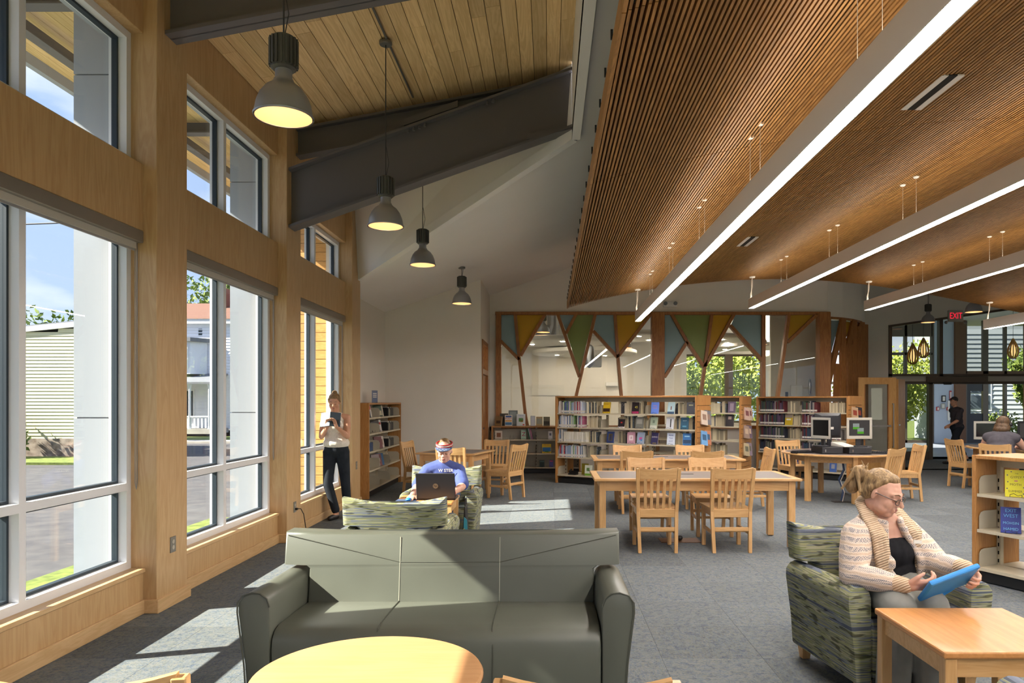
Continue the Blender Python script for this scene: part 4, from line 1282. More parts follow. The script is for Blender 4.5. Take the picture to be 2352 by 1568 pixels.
CH = [((1.11, 7.60), PI, 'left chair on the near side of the front long table'),
      ((1.865, 7.60), PI + .02, 'right chair on the near side of the front long table'),
      ((1.17, 8.42), .0, 'left chair on the far side of the front long table'),
      ((1.90, 8.42), -.03, 'right chair on the far side of the front long table'),
      ((1.20, 10.16), PI, 'left chair on the near side of the rear long table'),
      ((2.17, 10.16), PI, 'right chair on the near side of the rear long table'),
      ((1.22, 10.98), 0, 'left chair on the far side of the rear long table'),
      ((2.20, 10.98), 0, 'right chair on the far side of the rear long table'),
      ((2.92, 10.45), -PI / 2, 'chair at the right end of the rear long table'),
      ((-1.42, 10.90), PI - .15, 'chair with its back turned, just behind the laptop user'),
      ((-.72, 11.62), -PI / 2 - .55, 'chair at the right side of the square corner table'),
      ((-.98, 12.52), -.15, 'chair on the far right side of the square corner table'),
      ((-2.18, 12.25), PI / 2 - .3, 'chair on the left side of the square corner table'),
      ((4.86, 10.62), -2.5, 'chair drawn out in front of the round computer table'),
      ((5.55, 11.35), -PI / 2 - .1, 'chair at the right of the round computer table'),
      ((4.25, 12.42), .15, 'chair behind the left of the round computer table'),
      ((7.60, 13.05), PI / 2 + .15, 'chair seen from the side at the far right computer table'),
      ((7.33, 11.72), 2.4, 'chair under the person with headphones'),
      ((8.75, 13.65), .1, 'chair behind the far right computer table'),
      ((-1.17, 2.035), PI + .16, 'chair at the bottom left corner, only its top rail showing'),
      ((.10, 2.035), PI - .03, 'chair at the bottom edge right of the round table, only post tops showing')]
for k, ((x, y), rz, lab) in enumerate(CH):
    c = chair0 if k == 0 else copy_tree(chair0)
    place(c, (x, y, 0), rz, 'maple slat-back ' + lab, 'library chairs')

# ---- tables
def long_table(label, x0, x1, y0, y1):
    t = thing('library_table', label, 'table', ((x0 + x1) / 2, (y0 + y1) / 2, 0))
    w, d = (x1 - x0) / 2, (y1 - y0) / 2
    e = .075
    MB().box(-w, w, -d, -d + e, .715, .742).box(-w, w, d - e, d, .715, .742).box(-w, -w + e, -d + e, d - e, .715, .742).box(w - e, w, -d + e, d - e, .715, .742).build('edge_band', 'furniture_maple_x', t, bevel=.004)
    MB().box(-w + e, w - e, -d + e, d - e, .715, .741).build('inlay_top', 'inlay', t)
    MB().box(-.15, .05, .05, .09, .741, .7425).build('cable_slot', 'black_gap', t)
    for s in (-1, 1):
        MB().box(-w + .09, w - .09, s * (d - .075) - .012, s * (d - .075) + .012, .61, .715).build('apron', 'furniture_maple_x', t)
        MB().box(s * (w - .09) - .012, s * (w - .09) + .012, -d + .08, d - .08, .61, .715).build('apron', 'furniture_maple_x', t)
        for r in (-1, 1):
            MB().box(s * (w - .09) - .035, s * (w - .09) + .035, r * (d - .085) - .035, r * (d - .085) + .035, 0.01, .715).build('leg', 'furniture_maple', t, bevel=.004)
            MB().box(s * (w - .09) - .025, s * (w - .09) + .025, r * (d - .085) - .025, r * (d - .085) + .025, 0, .01).build('glide', 'black_plastic', t)
    return t
long_table('front long maple table with a grey-brown inlaid top', .47, 2.645, 7.51, 8.41)
long_table('rear long maple table with a grey-brown inlaid top', .62, 2.76, 10.08, 10.90)
st = long_table('square corner table with a dark inlaid top behind the laptop user', -.5, .5, -.5, .5)
st.location = (-1.52, 11.72, 0); st.rotation_euler = (0, 0, math.radians(-14))
fb = thing('floor_box', 'brown floor socket plate with a black plug under the front table', 'floor socket', (1.45, 8.02, 0))
MB().box(-.22, .22, -.13, .13, 0, .006).build('cover_plate', 'rim_dark', fb)
MB().ball((0, -.02, .035), (.035, .03, .03), 10, 6).build('plug', 'black_plastic', fb)

def square_table(label, x0, x1, y0, y1, h):
    t = thing('side_table', label, 'table', ((x0 + x1) / 2, (y0 + y1) / 2, 0))
    w, d = (x1 - x0) / 2, (y1 - y0) / 2
    MB().box(-w, w, -d, d, h - .03, h).build('tabletop', 'table_beech', t, bevel=.008, seg=2)
    for s in (-1, 1):
        MB().box(-w + .02, w - .02, s * (d - .035) - .01, s * (d - .035) + .01, h - .11, h - .03).build('apron', 'furniture_maple_x', t)
        MB().box(s * (w - .035) - .01, s * (w - .035) + .01, -d + .02, d - .02, h - .11, h - .03).build('apron', 'furniture_maple_x', t)
        for r in (-1, 1):
            MB().box(s * (w - .035) - .025, s * (w - .035) + .025, r * (d - .035) - .025, r * (d - .035) + .025, 0, h - .03).build('leg', 'furniture_maple', t, bevel=.003)
    return t
square_table('square beech side table at the knees of the woman with the tablet', 1.577, 2.20, 2.87, 3.49, .55)
square_table('small beech table carrying the laptop', -1.52, -.94, 6.95, 7.52, .575)
rt = thing('round_table', 'round beech table in front of the sofa', 'table', (-.70, 2.78, 0))
MB().lathe([(.42, .47), (.436, .472), (.443, .48), (.443, .488), (.436, .5), (.42, .502), (0, .5021)], n=72).build('tabletop', 'beech_top', rt, smooth=True)
MB().lathe([(.4445, .483), (.4445, .487)], n=72, caps=False).build('edge_line', 'rim_dark', rt)
MB().lathe([(.04, .03), (.04, .47)], n=16).build('column', 'furniture_maple', rt)
MB().lathe([(.25, 0), (.25, .015), (.05, .04)], n=32).build('base', 'dark_grey_plastic', rt)

# ---- leather sofa and striped armchairs of one family
def lounge(kind, label, half, mat, loc, rz, group=None):
    sofa = kind == 'sofa'
    s_ = thing('leather_sofa' if sofa else 'striped_armchair', label, 'sofa' if sofa else 'armchair', loc, rz, group)
    aw = .155 if sofa else .13
    inn = half - aw
    for s in (-1, 1):
        prof = [(inn, .10), (inn, .555), (inn + .012, .595), (inn + .045, .62), (inn + aw * .55, .625), (half - .025, .61), (half, .575), (half + .002, .53), (half - .012, .42), (half - .03, .28), (half - .042, .10)]
        if not sofa: prof = [(x, z * .965) for x, z in prof]
        mb = MB().prism([(s * x, z) for x, z in prof], -.40, .30)
        mb = shear(mb, lambda x, y, z: (x, y, z - (.012 if y > 0 else 0)))
        a = mb.build('arm', mat, s_, bevel=.014, seg=2, smooth=True)
        pr = [(s * x, z) for x, z in prof]
        if sofa: MB().tube([(x, -.402, z) for x, z in pr[1:]], .004, 6).build('piping', 'leather_seam', a)
    MB().box(-inn, inn, -.36, .30, .10, .30).build('seat_base', mat, s_, bevel=.01)
    # seat cushion with a rounded front
    prof = [(-.40, .12), (-.405, .34), (-.395, .40), (-.36, .435), (-.30, .447), (.0, .442), (.14, .435), (.14, .28), (-.33, .28), (-.33, .12)]
    cu = MB().prism([(y, z) for y, z in prof], -inn + .003, inn - .003, 'x').build('seat_cushion', mat, s_, bevel=.018, seg=2, smooth=True)
    # backrest: narrow between the arms, flaring over them, dished along the top
    tl = half - .015
    zt = .80 if sofa else .812
    tops = [(-tl + 2 * tl * k / 12, zt + .012 - (.022 if sofa else .052) * math.sin(PI * k / 12)) for k in range(13)]
    za = .60 if sofa else .575
    poly = [(-inn + .004, .28), (-inn + .004, za + .012), (-inn - .02, za + .03), (-tl, za + .035)] + tops + [(tl, za + .035), (inn + .02, za + .03), (inn - .004, za + .012), (inn - .004, .28)]
    mb = MB()
    n = len(poly)
    lay = []
    LY = ((0.0, .014), (.006, .005), (.02, 0), (.145, 0), (.159, .005), (.165, .014)) if sofa else ((0.0, .045), (.008, .022), (.03, .006), (.06, 0), (.11, 0), (.14, .006), (.158, .022), (.166, .045))
    for yy, ins in LY:
        lay.append([(x * (1 - ins / tl), yy + .12 + (z - .4) * .16, z - (ins if z > .7 else 0)) for x, z in poly])
    vs = [p for L in lay for p in L]
    fs = []
    for L in range(len(LY) - 1):
        for k in range(n): fs.append((L * n + k, L * n + (k + 1) % n, (L + 1) * n + (k + 1) % n, (L + 1) * n + k))
    def strip(o, flip):                             # fill a layer with quads from side to side
        m = n // 2
        for k in range(m):
            a, b, c, d = k, k + 1, n - 2 - k, n - 1 - k
            if b >= c: break
            fs.append(tuple(o + i for i in ((a, b, c, d) if flip else (d, c, b, a))))
    strip(0, True); strip((len(LY) - 1) * n, False)
    mb.add(vs, fs)
    bk = mb.build('backrest', mat, s_, smooth=True)
    yf = lambda z: .12 + (z - .4) * .16 + .001
    if sofa:
        for x in (-.29, .27):
            MB().tube([(x, yf(.44), .44), (x, yf(.64), .64), (x, yf(.79), .785)], .003, 6).build('seam', 'leather_stitch', bk)
            MB().tube([(x - .02 * (1 if x < 0 else -.3), -.407, .14), (x - .02 * (1 if x < 0 else -.3), -.405, .36), (x, -.36, .437), (x, -.30, .449), (x, .0, .444), (x + .0, .13, .438)], .003, 6).build('seam', 'leather_seam', cu)
        MB().tube([(-tl + .02, yf(.795), .795), (-.29, yf(.648), .648), (.27, yf(.648), .648), (tl - .02, yf(.795), .795)], .0028, 6).build('seam', 'leather_seam', bk)
    for s in (-1, 1):
        for yy in (-.34, .27):
            x = s * (half - .11)
            MB().hexa([(x - .022, yy - .022, 0), (x + .022, yy - .022, 0), (x + .022, yy + .022, 0), (x - .022, yy + .022, 0)], [(x - .034, yy - .034, .105), (x + .034, yy - .034, .105), (x + .034, yy + .034, .105), (x - .034, yy + .034, .105)]).build('leg', 'furniture_maple', s_)
    return s_
lounge('sofa', 'grey-green leather sofa with curved stitched back', .96, 'leather', (-.55, 3.88, 0), 0)
lounge('chair', 'striped armchair seen from behind, between sofa and laptop table', .41, 'stripe_fabric', (-1.18, 5.76, 0), PI, 'striped armchairs')
lounge('chair', 'striped armchair holding the laptop user in a visor', .41, 'stripe_fabric', (-1.17, 7.95, 0), 0, 'striped armchairs')
lounge('chair', 'striped armchair holding the woman with the blue tablet', .41, 'stripe_fabric', (1.882, 4.13, 0), math.radians(8), 'striped armchairs')
lounge('chair', 'striped armchair at the bottom right corner, just one arm end showing', .41, 'stripe_fabric', (1.945, 2.10, 0), PI, 'striped armchairs')
# ================================================================== SHELVING AND BOOKS
def rz_pt(loc, a, x, y, z):
    return (loc[0] + x * math.cos(a) - y * math.sin(a), loc[1] + x * math.sin(a) + y * math.cos(a), loc[2] + z)

def bookcase(label, loc, a, nb, bw, h, depth, levels, double, slat_end, casters=False, brackets=()):
    """front face along local x at y=0, shelves behind it"""
    s = thing('bookcase', label, 'bookcase', loc, a)
    L = nb * bw
    MB().box(-.035, 0, 0, depth, 0, h).build('end_panel', 'shelf_end', s, bevel=.003)
    MB().box(L, L + .035, 0, depth, 0, h).build('end_panel', 'shelf_end', s, bevel=.003)
    MB().box(0, L, 0, depth, h - .03, h).build('top', 'shelf_end', s, bevel=.003)
    MB().box(0, L, .05, depth - .05, .01, .09).build('kick_base', 'baseboard_black', s)
    MB().box(0, L, depth * .5 - .01 if double else depth - .015, depth * .5 + .01 if double else depth - .005, h - .11, h - .03).build('canopy_rail', 'shelf_steel', s)
    if not double: MB().box(0, L, depth - .012, depth - .004, .09, h - .03).build('back_sheet', 'shelf_steel_clear', s)
    for k in range(nb + 1):
        x = min(max(k * bw, .02), L - .02)
        yc = depth / 2 if double else depth - .03
        up = MB().box(x - .018, x + .018, yc - .02, yc + .02, .05, h - .03).build('upright', 'shelf_steel', s)
        mb = MB()
        for q in range(int((h - .3) / .07)): mb.box(x - .006, x + .006, yc - .0215, yc - .02, .15 + q * .07, .18 + q * .07)
        mb.build('slots', 'black_gap', up)
    sd = depth / 2 - .03 if double else depth - .02
    for k in range(nb):
        for z in levels:
            sh = MB().box(k * bw + .006, (k + 1) * bw - .006, .012, .012 + sd, z - .012, z).box(k * bw + .006, (k + 1) * bw - .006, .010, .022, z - .024, z + .002).build('shelf', 'shelf_steel', s)
            if double: MB().box(k * bw + .006, (k + 1) * bw - .006, depth - .012 - sd, depth - .012, z - .018, z).build('shelf', 'shelf_steel', s)
            for xx in (k * bw + .012, (k + 1) * bw - .012):
                br = [(.03, 0), (.03, .11), (.05, .145), (.09, .155), (sd, .155), (sd, 0)]
                b_ = MB().prism([(y, z + zz) for y, zz in br], xx - .002, xx + .002, 'x').build('bracket', 'shelf_steel_clear', sh)
    if casters:
        for k in (0, 1, 2):
            x = .2 + k * (L - .4) / 2
            for yy in (.08, depth - .08):
                cs = MB().lathe([(.028, -.01), (.028, .01)], (0, 0, 0), 12).build('caster', 'black_plastic', s)
                cs.rotation_euler = (0, PI / 2, 0); cs.location = (x, yy, .03)
    if slat_end:
        n = int((h - .2) / .092)
        ep = MB().box(L + .034, L + .040, .01, depth - .01, .06, h - .02).build('slat_backing', 'black_gap', s)
        MB().box(L + .036, L + .062, 0, depth, h - .17, h + .005).build('slat_board', 'shelf_end', s, bevel=.002)
        for q in range(n):
            z1 = h - .178 - q * .092
            if z1 - .08 < .05: break
            MB().box(L + .036, L + .060, 0, depth, z1 - .084, z1).build('slat_board', 'shelf_end', s)
    return s

BOOK_ME = UNIT.mesh('book', 'book_spine')
DARKS = ['#2A2C3A', '#5A1F24', '#1E3A4A', '#C9C6C0', '#D8D4CC', '#8A2A2A', '#20242C', '#3E5A7A', '#B08A3A', '#4A3A5A', '#2F4A38', '#E2DFD8', '#7A7A80', '#A84A4A', '#46607E', '#C8B26A', '#6A2F4A', '#1A1A1E']
LIGHTS = ['#D8D6D2', '#C9CCD6', '#B8C4DA', '#E0DCD4', '#A85A7A', '#5A6AA0', '#3A3A44', '#C8C4BC', '#8AA0C0', '#B0303A', '#DDDDE2', '#58708E', '#7AA06A', '#E4E2DC']
PAGES = ['#CFC4A6', '#C2B596', '#D8CEB4', '#B4A88C', '#8A8270', '#3A3A40', '#CBBF9E', '#55606A', '#D2C8AC']
NBK = [0]
BK_MAX = 268
bulk = {}
BULK = ['#2A2C3A', '#5A2026', '#24384A', '#8A8480', '#3E4A3A', '#54405A', '#CFC4A6', '#B4A88C', '#8A8270', '#D5D2CC']
rb = random.Random(21)
ORD = 'first second third fourth fifth sixth seventh eighth ninth tenth eleventh twelfth thirteenth fourteenth fifteenth sixteenth seventeenth eighteenth nineteenth twentieth'.split()
ORD += ['twenty-' + w for w in ORD[:9]] + ['thirtieth'] + ['thirty-' + w for w in ORD[:9]]
def hue(h):
    r, g, b = [int(h[i:i + 2], 16) for i in (1, 3, 5)]
    m, n = max(r, g, b), min(r, g, b)
    if m - n < 22: return 'black' if m < 70 else 'grey' if m < 165 else 'white'
    if r == m and g > b + 15 and g > r * .68: return 'cream' if m > 150 and n > 90 else 'ochre'
    if r == m: return 'pink' if b > g + 10 and m > 130 else 'red'
    if g == m: return 'green'
    return 'violet' if r > g + 10 else 'pale blue' if m > 165 else 'blue'
def run(loc, a, x0, x1, y, z, pal, label, group, hmin=.19, hmax=.24, tmin=.016, tmax=.034, sticker=1.0, lean_end=0):
    """a row of upright books along local x; spines at local y"""
    x = x0
    num = 0
    while True:
        t = rb.uniform(tmin, tmax)
        if x + t > x1: break
        h = rb.uniform(hmin, hmax)
        d = .15
        hx = rb.choice(pal)
        col = srgb(hx)
        lean = 0.0
        yy = y + rb.uniform(0, .012)
        p = rz_pt(loc, a, x + t / 2, yy + d / 2, z + h / 2 + .0015)
        if NBK[0] < BK_MAX:
            o = link('book', BOOK_ME, None, p, (0, lean, a), (t - .0015, d, h))
            o.color = (col[0], col[1], col[2], sticker)
            tag(o, '%s book, %s from left, %s' % (hue(hx), ORD[num], label), 'book', group)
            NBK[0] += 1; num += 1
        else:
            k_ = rb.randrange(6, 9) if pal is PAGES else rb.randrange(6)
            bulk.setdefault(k_, MB()).cbox(p, (t - .0015, d, h), (0, 0, a))
            if pal is not PAGES:
                q_ = rz_pt(loc, a, x + t / 2, yy - .0005, z + .04)
                bulk.setdefault(9, MB()).cbox(q_, (t - .003, .002, .035), (0, 0, a))
        x += t

def cover_book(label, loc, yaw, tilt, w, h, col, th=.024, title=None, marks=(), group=None, roll=0.0, easel=False):
    """a book shown face out, standing on its lower edge and leaning back"""
    b = thing('book', label, 'book', loc, 0, group)
    b.rotation_euler = (tilt, roll, yaw)
    c = MB().box(-w / 2, w / 2, 0, .0025, 0, h).build('front_cover', 'tinted', b); c.color = srgb(col)
    k = MB().box(-w / 2, w / 2, th - .0025, th, 0, h).box(-w / 2, -w / 2 + .0025, .0025, th - .0025, 0, h).build('back_cover', 'tinted', b); k.color = srgb(col)
    MB().box(-w / 2 + .003, w / 2 - .004, .0026, th - .0026, .003, h - .003).build('pages', 'paper_cream', b)
    for x, z, mw, mh, mc in marks:
        m = MB().box(x * w - mw * w / 2, x * w + mw * w / 2, -.0012, 0, z * h - mh * h / 2, z * h + mh * h / 2).build('cover_art', 'tinted', b); m.color = srgb(mc)
    for tt in (title or ()):
        txt, size, x, z, tc = tt
        o = text(txt, size, b, (x * w, -.0016, z * h), (PI / 2, 0, 0), 'tinted', depth=.0003); o.color = srgb(tc)
    if easel:
        e = MB()
        for s in (-1, 1):
            xx = s * w * .28
            e.tube([(xx, -.03, .012), (xx, -.028, .0), (xx, .03, .0), (xx * .8, th + .01, h * .45)], .0022, 5)
        e.tube([(-w * .28, -.03, .012), (-w * .1, -.03, .022), (w * .1, -.03, .004), (w * .28, -.03, .012)], .0022, 5)
        e.tube([(-w * .22, th + .01, h * .45), (w * .22, th + .01, h * .45)], .0022, 5)
        e.build('wire_easel', 'black_plastic', b)
    return b

# ---- long range with its slatted end
A1 = math.radians(-31)
R1 = (.14, 13.72, 0)
BW = .915
LV = [.16, .50, .79, 1.065, 1.33]
bookcase('long double-faced bookcase packed with books, behind the reading tables', R1, A1, 3, BW, 1.655, .66, LV, True, True, casters=True)
rows = ['bottom', 'fourth', 'third', 'second', 'top']
for li in (4, 3, 1):
    run(R1, A1, .02, .56 if li != 3 else .36, .04, LV[li], LIGHTS, 'left bay of the long bookcase, %s shelf' % rows[li], 'books left bay %s shelf' % rows[li], .20, .235, .016, .026)
run(R1, A1, .42, .56, .04, LV[3], LIGHTS, 'short second group, second shelf of the long bookcase', 'short group left bay second shelf', .19, .22, .018, .026)
run(R1, A1, .02, .12, .04, LV[2], LIGHTS, 'left end of the third shelf, long bookcase', 'third shelf left end', .2, .24, .018, .028)
run(R1, A1, .14, .64, .02, LV[2], ['#D9D4C4', '#DDD8CC', '#CFC8B4', '#E0DCD2'], 'matching series on the third shelf, long bookcase', 'cream series volumes', .188, .19, .019, .021)
for li in (4, 3, 2, 1):
    for b_ in (1, 2):
        run(R1, A1, b_ * BW + (.30 if b_ == 1 else .46), (b_ + 1) * BW - .06, .16, LV[li], PAGES, 'page edges out, %s bay of the long bookcase, %s shelf' % (('', 'middle', 'right')[b_], rows[li]), 'page-edge books %s %s' % (b_, rows[li]), .17, .23, .022, .045, 0.0)
    run(R1, A1, .62, .84, .10, LV[li], PAGES, 'page edges out, right in left bay, long bookcase %s shelf' % rows[li], 'page-edge books left bay %s' % rows[li], .18, .225, .02, .04, 0.0)
def on_r1(bay, x, lev, y=.03): return rz_pt(R1, A1, bay * BW + x, y, LV[lev] + .004)
T = -.20
FO = [(1, .12, 4, '#C9A81E', 'yellow book with dark band of faces', (('LUCKY', .03, 0, .82, '#7A2A1A'),), [(0, .3, .95, .3, '#3A2416')]),
      (1, .70, 4, '#1E1418', 'dark book with yellow lettering', (('45', .06, .1, .55, '#C8C04A'),), [(0, .1, .9, .18, '#A02A5A')]),
      (2, .16, 4, '#5A7ACB', 'blue book with orange script', (('Going', .03, 0, .7, '#D87A4A'), ('Home', .03, 0, .5, '#D87A4A')), []),
      (2, .46, 4, '#A9C4CC', 'pale aqua book with a small dark figure', (), [(0, .5, .12, .3, '#7A3A2A'), (0, .1, .95, .2, '#3E5A78')]),
      (2, .83, 4, '#2A2A34', 'dark grey book near the end panel', (), [(0, .75, .5, .1, '#8A8A6A')]),
      (1, .42, 3, '#2A2226', 'small dark book with a red spot', (), [(0, .62, .25, .14, '#B8302A'), (0, .08, 1, .16, '#D8D0CC')]),
      (1, .78, 3, '#6A6A64', 'grey-green book leaning', (), [(0, .6, .7, .4, '#8A8A82')]),
      (2, .13, 3, '#9AA894', 'sage green book with a pale foot', (), [(0, .15, .98, .28, '#C8CCC0'), (0, .6, .3, .25, '#6A7A6A')]),
      (2, .44, 3, '#C9CCD2', 'pale book with a slim dark figure', (), [(.1, .5, .14, .7, '#3A3A3E')]),
      (2, .71, 3, '#2F566E', 'blue book with white lettering', (('GHOST', .022, 0, .72, '#C8D4DA'),), [(0, .25, .5, .12, '#5A90A8')]),
      (1, .20, 2, '#2A3A6E', 'navy book with a gold arch', (), [(0, .5, .5, .6, '#6A5A2A'), (0, .5, .36, .5, '#2A3A6E')]),
      (1, .62, 2, '#B98A9A', 'pink book with pale squares', (), [(0, .5, .5, .45, '#D8C8CC'), (0, .5, .2, .2, '#A06A7A')]),
      (1, .80, 2, '#9AA8C0', 'pale blue book with a bright flower', (), [(0, .45, .4, .22, '#C84A8A'), (.1, .35, .2, .2, '#3A8AC8')]),
      (2, .15, 2, '#3A3660', 'indigo book', (('BANG', .045, 0, .62, '#DAD8D8'),), [(0, .1, .6, .05, '#A89A4A')]),
      (2, .46, 2, '#C8D2E2', 'white and blue book with brush lettering', (('READ', .035, 0, .8, '#2A4A9A'), ('THIS', .035, 0, .55, '#2A4A9A'), ('OUT', .035, 0, .3, '#2A4A9A')), []),
      (2, .76, 2, '#2A6AA8', 'bright blue book leaning at the right', (), [(0, .3, .9, .3, '#1E3A5A'), (0, .75, .6, .1, '#8AC0DC')])]
for bay, x, lev, col, desc, tit, mk in FO:
    tall = .21 if desc[:5] != 'small' else .165
    cover_book('%s, %s shelf of the long bookcase' % (desc, rows[lev]), on_r1(bay, x, lev), A1 + rb.uniform(-.25, .3), T, .145, tall, col, title=tit, marks=mk, easel=True)
cover_book('white and green book on the bottom shelf of the long bookcase', on_r1(0, .66, 0), A1, -.1, .15, .20, '#D5DACA', marks=[(0, .12, .98, .2, '#7AA83A'), (-.05, .6, .4, .3, '#6A8A4A'), (.1, .5, .2, .1, '#2A2A2A')])
cover_book('yellow book standing behind the white and green one, bottom shelf', on_r1(0, .50, 0, .2), A1, -.05, .14, .21, '#A89A2E')
ph = thing('telephone', 'black object like a desk phone on the bottom shelf of the long bookcase', 'telephone', rz_pt(R1, A1, .28, .08, LV[0]), A1)
MB().hexa([(-.08, 0, 0), (.08, 0, 0), (.08, .12, 0), (-.08, .12, 0)], [(-.08, 0, .02), (.08, 0, .02), (.08, .12, .07), (-.08, .12, .07)]).build('base', 'black_plastic', ph, bevel=.004)
MB().tube([(-.06, .02, .06), (-.06, .10, .09)], .018, 8).build('handset', 'black_plastic', ph)

# ---- second and third ranges
L2 = 1.9
R2 = (3.66 - L2 * math.cos(A1), 13.86 - L2 * math.sin(A1), 0)
bookcase('middle bookcase between two slatted end panels', R2, A1, 2, .95, 1.655, .64, LV, True, True)
for li in (4, 3, 2, 1):
    run(R2, A1, 1.0, 1.24, .04, LV[li], DARKS, 'left group in the middle bookcase, %s shelf' % rows[li], 'middle bookcase left %s' % rows[li])
    run(R2, A1, 1.30, 1.62, .12, LV[li], PAGES, 'page edges out in the middle bookcase, %s shelf' % rows[li], 'middle bookcase page edges %s' % rows[li], .18, .23, .02, .04, 0.0)
cover_book('purple-grey book face out on the top shelf of the middle bookcase', rz_pt(R2, A1, 1.74, .03, LV[4] + .004), A1, T, .15, .22, '#5A4A60', marks=[(0, .5, .5, .7, '#8A7A8A')])
cover_book('black book with a pale collar, face out in the middle bookcase', rz_pt(R2, A1, 1.70, .03, LV[3] + .004), A1, T, .16, .23, '#2A2428', marks=[(0, .72, .4, .25, '#A08A80')])
A3 = math.radians(-45.4)
R3 = (4.42, 15.25, 0)
L3 = 1.89
bookcase('right bookcase behind the computer table, ending in a slatted panel', R3, A3, 2, .945, 1.655, .62, LV, True, True)
for li in (4, 3, 2, 1):
    run(R3, A3, .03, .60, .04, LV[li], DARKS, 'left bay of the right bookcase, %s shelf' % rows[li], 'right bookcase left %s' % rows[li], .19, .245, .02, .036)
    run(R3, A3, .66, .92, .12, LV[li], PAGES, 'page edges out, left bay of the right bookcase, %s shelf' % rows[li], 'right bookcase pages %s' % rows[li], .18, .23, .02, .04, 0.0)
    run(R3, A3, .97, 1.30 if li > 2 else 1.8, .04, LV[li], DARKS, 'right bay of the right bookcase, %s shelf' % rows[li], 'right bookcase right %s' % rows[li], .19, .24, .02, .036)
run(R3, A3, 1.5, 1.84, .12, LV[4], PAGES, 'page edges out, right bookcase top shelf', 'right bookcase far pages', .18, .22, .022, .04, 0.0)
cover_book('yellow and grey book face out on the second shelf of the right bookcase', rz_pt(R3, A3, .68, .03, LV[3] + .004), A3, -.12, .16, .23, '#C2A62A', marks=[(0, .82, 1, .34, '#8A8078'), (0, .5, .6, .14, '#D8D4C4')])
for k, (x, c_, d_) in enumerate(((.15, '#8A94A4', 'pale grey-blue'), (.52, '#2A3A4A', 'dark teal'), (.70, '#5A4A4A', 'brown'), (.84, '#3A3A6A', 'indigo'), (1.6, '#3A5A9A', 'blue'))):
    cover_book('%s book face out on the bottom shelf of the right bookcase' % d_, rz_pt(R3, A3, x, .05, LV[0] + .004), A3, -.12, .14, .22, c_, marks=[(0, .5, .5, .4, '#8A8A90')])
# books hung on the slatted ends
def end_books(R, a, L, spec, where):
    for z, y, c1, c2, n_ in spec:
        for k, c_ in enumerate((c1, c2)):
            p = rz_pt(R, a, L + .125, y + k * .19, z)
            cover_book('%s %s tilted on the %s' % (('left', 'right')[k], n_[k], where), p, a + PI / 2 - .35, -.20, .17, .25, c_, marks=[(0, .55, .6, .4, n_[2])], roll=.16)
end_books(R1, A1, 3 * BW, [(1.15, .15, '#C4B4A4', '#6A6A70', ('tan book', 'grey book', '#8A7060')), (.80, .15, '#6A9AC8', '#B87A5A', ('light blue book', 'rust book', '#3A5A7A'))], 'end panel of the long bookcase')
end_books(R2, A1, L2, [(1.19, .15, '#C4A898', '#B8A890', ('pinkish book', 'cream book', '#7A4A4A')), (.84, .12, '#9A8478', '#6A5A6A', ('mauve book', 'dark plum book', '#C0A890')), (.50, .12, '#B8A888', '#8A7A88', ('straw book', 'dusky book', '#6A6A5A'))], 'end panel of the middle bookcase')
end_books(R3, A3, L3, [(1.20, .12, '#B89A7A', '#2A2A30', ('sand book', 'black book', '#8A3A2A'))], 'end panel of the right bookcase')

# ---- low shelf under the tree window
RL = (-1.22, 15.52, 0)
LVL = [.13, .43, .73]
bookcase('low bookcase under the left of the tree window with books on top', RL, 0, 2, .93, 1.02, .40, LVL, False, False)
LOW = [(.12, 2, .15, .19, '#C8BAA8', 'cream book with a brown photo', [(0, .5, .6, .5, '#7A4A2A')], ()), (.66, 2, .11, .21, '#A8C4B0', 'mint book with a big letter', [], (('Z', .13, 0, .52, '#B03A5A'),)),
       (.56, 1, .14, .15, '#C8C0BA', 'white square book with red dots', [(0, .5, .3, .3, '#A84A3A')], ()), (1.16, 1, .2, .2, '#C8A82A', 'yellow and blue children book', [(0, .4, .9, .45, '#2A6AA8'), (0, .2, .4, .2, '#4A8A3A')], (('ARE YOU', .025, 0, .88, '#A82A2A'),)),
       (.36, 0, .16, .2, '#6A6A9A', 'book with a golden landscape', [(0, .25, .98, .45, '#B89A3A'), (0, .5, .12, .4, '#3A2A2A')], ()), (.60, 0, .18, .18, '#A8B45A', 'lime green book', [(.25, .5, .25, .3, '#D0A890'), (-.1, .5, .2, .15, '#B06A3A')], ()),
       (1.06, 0, .11, .15, '#2F3C3A', 'dark green book', [(0, .8, .8, .1, '#5A7A7A')], ()), (1.24, 2, .09, .18, '#C8C4C4', 'white patterned book', [(0, .6, .5, .3, '#6A6A7A')], ()), (1.26, 0, .09, .15, '#5A5A9A', 'blue-violet book', [(0, .85, .7, .12, '#C84A5A')], ())]
lr = ['bottom', 'middle', 'top']
for x, lev, w, h, c_, d_, mk, ti in LOW:
    cover_book('%s face out on the %s shelf of the low bookcase' % (d_, lr[lev]), (RL[0] + x, RL[1] + .06, LVL[lev] + .004), rb.uniform(-.1, .1), -.25, w, h, c_, marks=mk, title=ti, easel=True)
for k, x in enumerate((.80, .83, .86)):
    cover_book('%s of three leaning picture books by the low bookcase divider' % ('left', 'middle', 'right')[k], (RL[0] + x, RL[1] + .1, LVL[2] + .004), PI / 2 - .1, -.22, .16, .24, ('#3A6A4A', '#C8C0C4', '#B87A9A')[k], th=.014)
es = thing('book_easel', 'empty black wire book easel on the top shelf of the low bookcase', 'easel', (RL[0] + .40, RL[1] + .08, LVL[2]))
MB().tube([(-.05, -.02, .0), (-.05, .05, .0), (-.035, .07, .10), (-.02, .05, .0)], .003, 5).tube([(.05, -.02, .0), (.05, .05, .0), (.035, .07, .10), (.02, .05, .0)], .003, 5).tube([(-.05, -.02, .002), (.05, -.02, .002)], .003, 5).build('wire', 'black_plastic', es)
